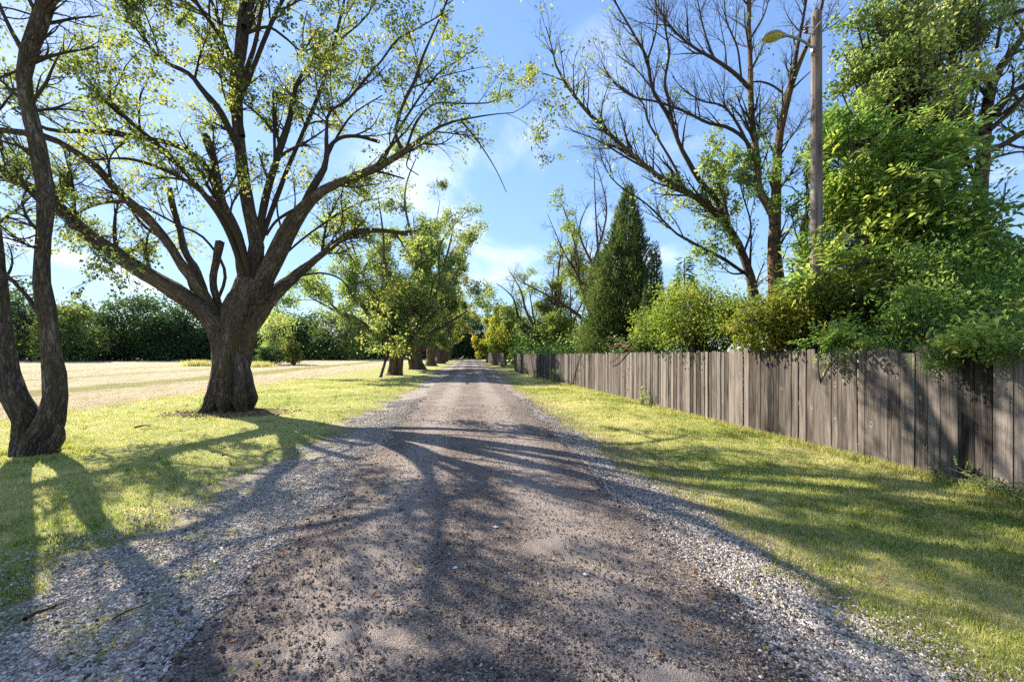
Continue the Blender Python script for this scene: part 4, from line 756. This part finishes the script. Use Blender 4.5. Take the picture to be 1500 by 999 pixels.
clump_tree('autumn_bush', 'broad bush with reddish tinged leaves overhanging the fence below the pole', gb(1190, 9.6), [(e[0], e[1], 60, .2, 8000, .1), (e_[0], e_[1], 36, .2, 5000, .1), (e3_[0], e3_[1], 30, .2, 3600, .1)], 'leaf_autumn', .09, (.42, .35), trunk_r=.05, asp=.55, nst=5, cat='bush', cut=fc)
e = ell(1225, 500, onf(1225, .05), 50, 20, .3)
clump_tree('leafy_sprout', 'large leaved green sprout leaning over the fence top', gb(1230, 8.7), [(e[0], e[1], 14, .16, 150, .1)], 'leaf_bright', .24, (.6, .3), trunk_r=.02, mode='spray', asp=.42, nst=3, cat='bush', cut=hang, nb=.3)
e = ell(1015, 455, 13.5, 62, 46, .9); e_ = ell(1080, 470, 12.2, 44, 34, .8); e3_ = ell(960, 480, 15.0, 34, 30, .9)
clump_tree('yellowing_bush', 'loose yellow green bush behind the fence right of the cedar', gb(1020, 13.6), [(e[0], e[1], 55, .26, 8500, .1), (e_[0], e_[1], 34, .22, 5500, .1), (e3_[0], e3_[1], 24, .24, 3200, .1)], 'leaf_yellow', .085, (.28, .35), trunk_r=.05, asp=.55, nst=5, cat='bush', cut=fc)
mb = MB(); n = 30000; y = scatter_y(n, 2.5, 60, 1.25); x = fence_x(y)+.35+rng.random(n)*2.2; hh = 1.9+1.1*fb(x, y, 1.1, 73); z = zg(x, y)+hh*rng.random(n); p = np.stack([x, y, z], -1); s_ = (.07+.004*y)*rng.uniform(.6, 1.3, n)
leafmesh(mb, p, rnd(n), unit(rnd(n)+np.array([0, 0, 1])), s_, s_*.6, np.clip(.45+(vnoise(p/.8, 12)-.5)*.7, 0, 1)); tag(mb.build('undergrowth', M['leaf_deep']), 'tangled green undergrowth filling the strip right behind the fence', 'undergrowth', kind='stuff')
# ------------------------------------------------------------------ conifers
def conifer(name, label, base, h, r, n, size, mat='needle', prof=None, cat='tree', z0=.2, lean=0, trunk_r=.14, kinds='spray'):
    zb = float(zg(*base)); root = thing(name, label, cat, (base[0], base[1], zb))
    tr = MB(); P_, R_ = resample([(base[0], base[1], zb-.1), (base[0]+lean*.4, base[1], zb+h*.5), (base[0]+lean, base[1], zb+h*.97)], [trunk_r, trunk_r*.6, .015], 16); tubes(tr, P_[None], R_[None], 10, .2); tr.build('trunk', M['bark'], root, True)
    cr_ = MB(); u = 1-np.sqrt(rng.random(n)); u = np.clip(u, 0, .995); a = rng.uniform(0, 2*pi, n)
    R0 = r*(prof(u) if prof else (1-u)**.8*np.minimum(1, .55+u*4)); lump = .30+1.15*vnoise(np.stack([np.cos(a)*2.1+9, np.sin(a)*2.1+9, u*h*.75], -1), 15)+.55*(vnoise(np.stack([np.cos(a)*6+9, np.sin(a)*6+9, u*h*2.4], -1), 16)-.5)
    rr_ = R0*lump*(rng.random(n)**.4); p = np.stack([base[0]+lean*u+rr_*np.cos(a), base[1]+rr_*np.sin(a), zb+z0+u*(h-z0)], -1)
    out = np.stack([np.cos(a), np.sin(a), 0*a], -1); d = unit(out*.8+np.array([0, 0, 1.0])+rnd(n)*.45) if kinds == 'spray' else unit(out+np.array([0, 0, -.1])+rnd(n)*.3)
    kf = (p[:, 2] > 2.0) | (p[:, 0] > fence_x(p[:, 1])+.05); p, d, rr_, R0, lump = p[kf], d[kf], rr_[kf], R0[kf], lump[kf]; n = len(p)
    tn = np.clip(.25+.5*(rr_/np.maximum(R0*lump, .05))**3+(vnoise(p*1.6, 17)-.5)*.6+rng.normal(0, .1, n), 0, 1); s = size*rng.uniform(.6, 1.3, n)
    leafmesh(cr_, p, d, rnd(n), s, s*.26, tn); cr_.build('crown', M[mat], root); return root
cprof = lambda u: np.minimum(1, .70+u*1.6)*(1-u)**.82
cb_ = gb(902, 24.0)
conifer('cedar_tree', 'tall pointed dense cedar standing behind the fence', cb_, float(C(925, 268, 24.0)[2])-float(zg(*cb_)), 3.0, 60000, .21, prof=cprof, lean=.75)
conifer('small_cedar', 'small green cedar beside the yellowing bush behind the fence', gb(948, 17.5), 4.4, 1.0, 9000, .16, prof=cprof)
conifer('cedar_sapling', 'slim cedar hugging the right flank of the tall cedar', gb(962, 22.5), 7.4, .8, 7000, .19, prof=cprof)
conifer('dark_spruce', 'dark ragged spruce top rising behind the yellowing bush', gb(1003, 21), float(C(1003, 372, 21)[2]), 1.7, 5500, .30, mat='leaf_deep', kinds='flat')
# ------------------------------------------------------------------ generic grown trees for the rows
def row_tree(name, label, base, h, sp_, leaf, lw=.9, bark='bark', trunk_r=.4, nl=9, mat='leaf_maple', fork=.16, n1=90, n2_=500, n3=1700, per=16, group=None, tint=(.5, .35), bare=0, cat='tree', asp=.7, lean=(0, 0), low=.2, twig='twig', thr=.38):
    z0 = float(zg(*base)); b = np.array([base[0], base[1], z0]); fk = b+np.array([lean[0]*.2+rng.normal(0, .35), lean[1]*.2+rng.normal(0, .2), h*fork]); L_ = []
    P_, R_ = resample([b-np.array([0, 0, .15]), b+np.array([0, 0, .25]), b*.5+fk*.5, fk, fk+np.array([0, 0, .4])], [trunk_r*2.1, trunk_r*1.35, trunk_r*.95, trunk_r*1.15, trunk_r*.8], 20); L_.append((P_, R_, 0, 0, 3))
    if trunk_r > .35:
        a0 = rng.uniform(0, 6); o_ = np.array([cos(a0), .5*sin(a0), 0])*trunk_r*1.1; P_, R_ = resample([b+o_-np.array([0, 0, .15]), b+o_*1.1+np.array([0, 0, .6]), fk+o_*1.6+np.array([0, 0, .6]), fk+o_*3+np.array([0, 0, 2.2])], [trunk_r*1.1, trunk_r*.7, trunk_r*.5, trunk_r*.2], 20); L_.append((P_, R_, .8, .8, 1))
    for k in range(nl):
        a = 2.4*k+rng.uniform(-.4, .4); e = low+(1-low)*((k*7) % nl)/max(nl-1, 1) if k else 1.0; hz_ = sp_*(1-.62*e**2)*rng.uniform(.75, 1.1); tz = h*(.38+.62*e)*(rng.uniform(.85, 1) if k else 1)
        end = b+np.array([cos(a)*hz_+lean[0], sin(a)*hz_+lean[1], tz]); s = fk-np.array([0, 0, h*fork*.3*rng.random()]); m1 = s*.65+end*.35+np.array([cos(a), sin(a), .25])*hz_*.12+rng.normal(0, .02*h, 3); m2 = s*.3+end*.7+rng.normal(0, .025*h, 3)
        isb = k < bare; P_, R_ = resample([s, m1, m2, end], [trunk_r*.55, trunk_r*.36, trunk_r*.2, .02], 20); L_.append((P_, R_, .0 if isb else lw, 1., 1))
    return make_tree(name, label, base, L_, [dict(n=n1, L=sp_*.42, t0=.2, ang=(30, 65), up=.15, wig=.22, K=8), dict(n=n2_, L=sp_*.2, t0=.15, K=6, up=.05), dict(n=n3, L=sp_*.10, t0=.1, K=4, up=-.05, rmin=leaf*.04)],
        [(2, dict(per=per, size=leaf, tint=tint, aspect=asp, thr=thr, clump=leaf*9, spread=1.6, droop=.4)), (1, dict(per=max(per//3, 2), size=leaf, tint=tint, aspect=asp, thr=thr, clump=leaf*9, spread=1.6))], rough=.28, bark=bark, crown_mat=mat, sides=20, group=group, cat=cat, twig=twig)
rowg = 'old maples in a row along the left side of the road'
def gz(px, D): return gb(px, D)
rows = [(577, 39, 20.5, 7.6, .42, .19, 'nearest maple of the left row, two dark trunks and low leafy suckers', 'leaf_ash'), (613, 52, 19, 7.2, .62, .23, 'second maple of the left row with a thick flared trunk', 'leaf_maple'),
        (631, 65, 18, 6.4, .62, .26, 'third maple of the left row, half hidden behind thicker trunk', 'leaf_maple'), (643, 79, 18, 6.4, .6, .30, 'fourth maple of the left row with yellowing leaves', 'leaf_autumn'),
        (651, 94, 17, 6.2, .6, .34, 'fifth maple of the left row, small in the distance', 'leaf_maple'), (657, 110, 16, 6.0, .6, .38, 'last maple of the left row near the road end', 'leaf_autumn')]
for k, (px, D, h, sp_, tr_, lf, lab, mt) in enumerate(rows):
    row_tree('maple_tree', lab, gz(px, D), h, sp_, lf, trunk_r=tr_, mat=mt, group=rowg, n1=80 if k < 2 else 50, n2_=520 if k < 2 else 260, n3=3600 if k < 2 else 1400, per=15 if k < 2 else 12, low=.0, nl=14 if k < 2 else 10, fork=.12, lw=.92, thr=.37)
e = ell(572, 480, 37.5, 34, 42); e_ = ell(600, 440, 38, 40, 34); e3_ = ell(640, 470, 50, 40, 40)
clump_tree('sucker_thicket', 'pale green leafy suckers round the foot of the nearest row maple', gz(557, 35.0), [(e[0], e[1], 44, .5, 4200, .1), (e_[0], e_[1], 40, .55, 3600, .1)], 'leaf_ash', .17, (.55, .35), trunk_r=.10, cat='sapling', nst=1)
# right-hand row beyond the cedar
row_tree('maple_tree', 'half bare tree with dark crooked limbs overhanging the distant fence', gz(797, 50), 15.5, 6.4, .20, trunk_r=.42, bark='bark', mat='leaf_ash', nl=12, bare=6, fork=.22, low=.0, n3=2200, per=13)
row_tree('maple_tree', 'bare topped tree rising left of the cedar with pale upper twigs', gz(872, 33), 15.8, 4.6, .15, trunk_r=.28, mat='leaf_yellow', nl=9, bare=6, fork=.3, low=.1, n2_=900, n3=2600, per=10, lean=(-2.0, 0), tint=(.35, .3))
row_tree('ash_tree', 'yellow green tree overhanging the fence in the middle distance', gz(838, 42), 10.5, 3.8, .18, trunk_r=.25, mat='leaf_yellow', nl=8, fork=.15, low=.0, tint=(.3, .35))
row_tree('ash_tree', 'golden leaved tree above the far fence gap', gz(752, 74), 11.0, 4.6, .26, trunk_r=.3, mat='leaf_yellow', nl=9, fork=.12, low=.0, tint=(.5, .35), n3=1500)
row_tree('ash_tree', 'orange tinged small tree near the road end', gz(722, 98), 10.5, 4.6, .34, trunk_r=.3, mat='leaf_yellow', nl=9, fork=.12, low=.0, tint=(.6, .35), n3=1200)
for px, py, D, rx, rz, n, mt, lab in ((800, 492, 47, 36, 26, 5200, 'leaf_ash', 'green bushes spilling over the distant fence'), (770, 500, 56, 26, 24, 3800, 'leaf_bright', 'bright green bush beside the fence gap'), (735, 500, 72, 24, 26, 3600, 'leaf_autumn', 'olive bush above the far fence stretch'),
                                 (850, 500, 33, 30, 20, 4500, 'leaf_ash', 'leafy bush at the foot of the tall cedar'), (716, 508, 92, 18, 16, 2400, 'leaf_yellow', 'yellow bush at the far end of the fence')):
    e = ell(px, py, D, rx, rz); b_ = gz(px+6, D); z_ = float(zg(*b_)); e = (np.array([e[0][0]+.8, e[0][1], e[0][2]]), e[1])
    clump_tree('roadside_bush', lab, b_, [(e[0], e[1], 40, D*.013, n, .1)], mt, .05+D*.0035, (.45, .35), trunk_r=.06, nst=4, cat='bush', cut=fc)
# dead branch lying over the fence
mb = MB(); Pd = 15.8
for pts, a, b in (([(985, 505), (950, 507), (915, 503), (895, 508), (872, 510), (850, 503)], 4, 1.2), ([(900, 507), (893, 517), (880, 528), (868, 532)], 3, 1.2), ([(915, 503), (905, 498), (885, 492)], 2, .8), ([(876, 509), (862, 508), (838, 506)], 1.5, .6)):
    P_, R_ = limb(pts, a, b, Pd+1.2, Pd+3.4, 14); P_ = P_.copy(); P_[:, 0] = fence_x(P_[:, 1])-.12-.05*np.arange(14)/14; tubes(mb, P_[None], R_[None], 7, .2)
tag(mb.build('dead_branch', M['deadwood'], None, True), 'pale dead branch caught over the fence top below the cedar', 'branch')
# ------------------------------------------------------------------ trees round the field
far = [('oak_tree', 'leaf_far', 'broad'), ('ash_tree', 'leaf_far', 'tall')]
spec = [  # px, top py, D, half-width px, material, tint, label
 (-70, 440, 96, 46, 'leaf_far', .35, 'dark tree at the far left end of the field edge'),
 (-20, 448, 98, 36, 'leaf_far', .5, 'green tree seen left of the twin stems across the field'),
 (30, 416, 88, 40, 'leaf_far', .52, 'tall rounded tree seen between the twin stems across the field'),
 (74, 450, 96, 30, 'leaf_far', .4, 'shaded tree half hidden by the right twin stem'),
 (108, 444, 84, 30, 'leaf_far', .62, 'yellow green tree just right of the twin stems'),
 (140, 455, 98, 24, 'leaf_far', .35, 'dark tree left of the two field spruces'),
 (188, 437, 96, 34, 'leaf_far', .42, 'domed tree immediately right of the two field spruces'),
 (228, 436, 99, 32, 'leaf_far', .5, 'large green tree under the low left limb of the maple'),
 (262, 448, 96, 30, 'leaf_far', .38, 'dark tree behind the maple trunk, left side'),
 (305, 452, 99, 32, 'leaf_far', .45, 'distant tree seen beneath the maple fork'),
 (350, 447, 102, 32, 'leaf_far', .5, 'distant tree hidden mostly by the maple trunk'),
 (395, 452, 112, 28, 'leaf_far', .6, 'pale tree right of the maple trunk across the field'),
 (432, 456, 118, 26, 'leaf_far', .4, 'dark blue green tree behind the field thicket'),
 (462, 462, 122, 26, 'leaf_far', .35, 'dark tree between the thicket and the bright round tree'),
 (500, 458, 112, 30, 'leaf_far', .68, 'bright round tree on the far field edge'),
 (540, 455, 124, 28, 'leaf_far', .45, 'distant tree left of the row maples'),
 (575, 452, 130, 28, 'leaf_far', .5, 'distant tree behind the nearest row maple'),
 (612, 458, 134, 26, 'leaf_far', .45, 'distant tree behind the second row maple'),
 (640, 460, 136, 22, 'leaf_far', .6, 'distant tree behind the middle of the left row'),
 (664, 462, 138, 18, 'leaf_far', .45, 'tree closing the view left of the road end'),
 (686, 458, 140, 18, 'leaf_far', .5, 'blue green tree closing the view at the road end'),
 (708, 462, 142, 20, 'leaf_far', .62, 'olive tree closing the view right of the road end'),
 (735, 462, 140, 24, 'leaf_far', .5, 'tree far behind the right fence end'),
 (772, 470, 130, 26, 'leaf_far', .5, 'far tree glimpsed behind the half bare tree'),
 (815, 472, 120, 30, 'leaf_far', .45, 'far tree hidden behind the fence bushes'),
]
for px, top, D, hw, mt, tn, lab in spec:
    b_ = gb(px, D); z_ = float(zg(*b_)); ht = float(C(px, top, D)[2])-z_; r = hw/F*D*1.3; c = np.array([b_[0], b_[1], z_+ht*.52])
    low = (np.array([b_[0]+rng.normal(0, .8), b_[1]-1.0, z_+ht*.2]), (r*1.2, r*.8, ht*.26))
    clump_tree('field_edge_tree', lab, b_, [(c, (r*rng.uniform(.85, 1.1), r, ht*.47), 34, r*.22, 4200, .5), (low[0], low[1], 30, r*.22, 1500, .3)], mt, .52, (tn, .3), trunk_r=.3, group='trees along the far edge of the field', nb=.4, asp=.75)
for px, D, top, lab in ((157, 97, 434, 'left pointed spruce rising above the field edge'), (173, 98, 437, 'right pointed spruce rising above the field edge')):
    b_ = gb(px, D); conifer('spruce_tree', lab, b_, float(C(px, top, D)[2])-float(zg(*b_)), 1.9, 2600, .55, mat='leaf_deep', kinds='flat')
# the low undergrowth under those trees
mb = MB(); n = 26000; u = rng.random(n); pxs = -160+1000*u; Ds = np.interp(pxs, [-160, 380, 470, 600, 720, 840], [90, 96, 116, 128, 136, 120])+rng.uniform(-3, 6, n)
p = np.stack([(pxs-750)/F*Ds*cos(YAW)+Ds*sin(YAW), -(pxs-750)/F*Ds*sin(YAW)+Ds*cos(YAW), 0*Ds], -1); p = p[(np.abs(p[:, 0]) > 3.5) | (p[:, 1] > 138)]; n = len(p)
hh = 1.8+4.2*n2(p[:, 0], p[:, 1], 7, 71); p[:, 2] = zg(p[:, 0], p[:, 1])+hh*rng.random(n)
leafmesh(mb, p, rnd(n), unit(rnd(n)+np.array([0, 0, 1])), .5*rng.uniform(.6, 1.3, n), .36, np.clip(.3+(vnoise(p/3., 12)-.5)*.7, 0, 1)); tag(mb.build('undergrowth', M['leaf_far']), 'dark shaded undergrowth along the foot of the distant trees', 'undergrowth', kind='stuff')
mb = MB(); n = 26000; pxs = rng.uniform(-250, 900, n); Ds = rng.uniform(150, 175, n); p = np.stack([(pxs-750)/F*Ds*cos(YAW)+Ds*sin(YAW), -(pxs-750)/F*Ds*sin(YAW)+Ds*cos(YAW), 0*Ds], -1)
hh = 4+8*n2(p[:, 0], p[:, 1], 14, 72); p[:, 2] = zg(p[:, 0], p[:, 1])+hh*rng.random(n)**.8
leafmesh(mb, p, rnd(n), unit(rnd(n)+np.array([0, 0, 1])), 1.2*rng.uniform(.6, 1.3, n), .9, np.clip(.35+(vnoise(p/5., 12)-.5)*.7, 0, 1)); tag(mb.build('woodland', M['leaf_far']), 'deep green woodland filling the gaps behind the field trees', 'woodland', kind='stuff')
# thicket standing out in the field
for px, top, D, hw, lab, tn, mt, nst in ((402, 446, 72, 26, 'lone leafy tree standing in the field right of the maple trunk', .6, 'leaf_ash', 3), (430, 490, 68, 12, 'low round bush leaning on the lone field tree', .45, 'leaf_autumn', 4), (396, 508, 64, 16, 'dark low shrub at the foot of the lone field tree', .4, 'leaf_far', 4)):
    b_ = gb(px, D); z_ = float(zg(*b_)); ht = float(C(px, top, D)[2])-z_; r = hw/F*D
    clump_tree('field_shrub', lab, b_, [(np.array([b_[0], b_[1], z_+ht*.5]), (r, r, ht*.5), 40, r*.2, int(1500+70*hw), .1)], mt, .27, (tn, .35), trunk_r=.10, nst=nst, cat='shrub', nb=.6)
def tuftobj(name, label, x0, y0, n, r, h, tn=.7, mat='grass', cat='plant'):
    x = x0+rng.normal(0, r, n); y = y0+rng.normal(0, r, n); V, Q, T, ti = blades(x, y, zg(x, y), h*rng.uniform(.5, 1.1, n), np.full(n, h*.035), np.clip(rng.normal(tn, .18, n), 0, 1), .4); mb = MB(); mb.add(V, Q, None, ti); mb.T.append(T); mb.tt.append(ti)
    return tag(mb.build(name, M[mat]), label, cat)
x0, y0 = gb(290, 60); tuftobj('tall_grass_clump', 'clump of tall yellow grass in the field left of the maple trunk', x0, y0, 1500, .8, 1.0)
x0, y0 = gb(383, 58); tuftobj('tall_grass_clump', 'pale grass clump in the field beside the dark low shrub', x0, y0, 900, .7, .9)
# ------------------------------------------------------------------ small things
n = 2600; a = rng.uniform(0, 2*pi, n); r = .45+np.abs(rng.normal(0, .45, n)); x = BT[0]+r*np.cos(a)*1.25; y = BT[1]-.1+r*np.sin(a)*.8; z = zg(x, y)+.01+np.maximum(.10-(r-.4)*.12, 0)*rng.random(n)
stone_obj('bark_litter', [(x, y, z, rng.uniform(.02, .09, n), rng.random(n))], M['mulch'], 'brown bark litter heaped round the big maple foot', 'litter')
xm = np.linspace(-1, 1, 30); X_, Y_ = np.meshgrid(xm*2.0, xm*1.3); rr2 = np.hypot(X_/2.0, Y_/1.3); X_, Y_ = X_+BT[0]+.05, Y_+BT[1]-.1
me_ = newmat('litter_soil'); m, t = me_; finish(t, ramp(t, noise(t, geopos(t), 16, 6, .7), [(.35, (.07, .045, .03)), (.55, (.19, .125, .08)), (.7, (.30, .22, .15))]), .95, bump(t, noise(t, geopos(t), 26, 4), .8, .03), .1); M['soil'] = m
tag(mk('earth_mound', np.stack([X_, Y_, zg(X_, Y_)-.03+.14*np.clip(1-rr2*(.85+.5*fb(X_, Y_, .5, 81)), 0, 1)**.8], -1).reshape(-1, 3), [gridfaces(30, 30)], M['soil'], None, True), 'bare brown earth round the foot of the big maple', 'earth', kind='structure')
def stick(name, label, pts, r, mat='twig', cat='stick', kids=()):
    mb = MB()
    for P0, r_ in [(pts, r)]+list(kids):
        w3 = []
        for (px, py) in P0:
            g = G(px, py); w3.append((g[0], g[1], float(zg(*g))+r_+.045))
        P_, R_ = resample(w3, list(np.linspace(r_, r_*.45, len(w3))), 14); tubes(mb, P_[None], R_[None], 8, .25, rng.uniform(0, 9))
    tag(mb.build(name, M[mat], None, True), label, cat)
stick('fallen_stick', 'thick black stick lying on the pale gravel at lower left', [(36, 921), (52, 911), (68, 906), (82, 899)], .017, kids=[([(76, 902), (92, 893), (108, 886)], .006)])
stick('fallen_stick', 'short dark piece of bark lying on the grass between the two trunks', [(198, 630), (206, 628), (214, 627), (221, 628)], .022)
stick('fallen_stick', 'long thin twig across the gravel towards the dark road edge', [(203, 812), (228, 806), (252, 800), (270, 792)], .006, 'twig_grey')
stick('fallen_stick', 'thin brown twig lying on the gravel below the grass tufts', [(165, 918), (186, 906), (206, 899), (222, 893)], .006, 'deadwood')
stick('fallen_stick', 'curved twig at the border of gravel and road', [(408, 782), (420, 775), (428, 768), (436, 760)], .007)
stick('fallen_stick', 'small forked twig on the gravel near the lawn', [(308, 739), (318, 742), (330, 745)], .007, kids=[([(318, 742), (322, 746), (326, 750)], .004)])
stick('fallen_stick', 'dark leaf like bark scrap lying on the lawn near the gravel', [(326, 672), (331, 671), (336, 673)], .016)
for k, (px, py, s, lab) in enumerate(((655, 812, .05, 'largest dark stone on the middle of the road'), (601, 876, .05, 'flat grey stone left of the road centre near the camera'), (858, 858, .03, 'small white stone on the right half of the road'),
                                    (667, 848, .032, 'white pebble near the road centre'), (268, 920, .045, 'black clod lying on the left gravel'), (726, 786, .05, 'flat pale slab stone on the shaded road'))):
    g = G(px, py); V, T = stones(np.array([g[0]]), np.array([g[1]]), np.array([float(zg(*g))+.085+s*.15]), np.array([s*1.3])); tag(mk('loose_stone', V, [T], M['stone'] if 'black' not in lab and 'dark' not in lab else M['chip'], None, False, np.full(8, .95 if 'white' in lab or 'pale' in lab else .3)), lab, 'stone')
g = G(683, 528.5); V, T = stones(np.array([g[0]-1.2]), np.array([g[1]]), np.array([float(zg(*g))+.35]), np.array([1.5])); tag(mk('boulder', V, [T], M['stone'], None, False, np.full(8, .7)), 'pale boulder lying where the road ends', 'boulder')
# weeds at the fence foot
def weed(label, px, py, D, n, r, size, hh, mat='leaf_bright'):
    b_ = gb(px, D); b_ = (min(b_[0], float(fence_x(b_[1]))-.12), b_[1]); z_ = float(zg(*b_)); root = thing('weed', label, 'weed', (b_[0], b_[1], z_)); mb = MB(); p = np.array([b_[0], b_[1], z_+hh*.5])+rng.normal(size=(n, 3))*np.array([r*.35, r, hh*.28]); p[:, 2] = np.maximum(p[:, 2], z_+.03)
    sprays(mb, p, size, 7, .45, (.5, .3), .3); mb.build('leaves', M[mat], root); s = MB(); k = min(n, 40); q = p[:k]; e0 = np.array([b_[0], b_[1], z_])+rng.normal(0, r*.3, (k, 3))*np.array([.3, 1, 0]); u = np.linspace(0, 1, 6)[None, :, None]
    tubes(s, e0[:, None]*(1-u)+q[:, None]*u+np.array([0, 0, .06])*np.sin(u*pi), np.full((k, 6), .0025), 3, cap=False); s.build('stems', M['twig_grey'], root)
weed('sprawling leafy weed at the fence foot by the right edge', 1465, 712, 5.6, 70, .26, .12, .26)
weed('single upright leafy weed against the fence boards near the right edge', 1386, 695, 6.2, 12, .05, .10, .22)
weed('small green weed growing up the fence where the boards turn pale', 941, 575, 15.5, 40, .16, .14, .7, 'leaf_ash')
weed('leafy weed at the foot of the fence in the middle distance', 812, 545, 29, 60, .35, .2, .9, 'leaf_ash')
weed('bright sprout growing from the side of the big maple base', 294, 552, 13.3, 14, .10, .14, .5)
# fallen leaves
n = 420; y = scatter_y(n, 1.8, 14, 1.3); x = rng.uniform(-6, 6.2, n); mb = MB(); zl = zg(x, y)+np.where(np.abs(x) < 1.9, .09, .045)
leafmesh(mb, np.stack([x, y, zl], -1), unit(rnd(n)*np.array([1, 1, .15])), unit(rnd(n)*.4+np.array([0, 0, 1])), rng.uniform(.03, .06, n), .035, rng.uniform(.5, 1, n)); tag(mb.build('fallen_leaves', M['leaf_autumn']), 'scattered dry fallen leaves on the lawn and road', 'leaves', kind='stuff')
import time
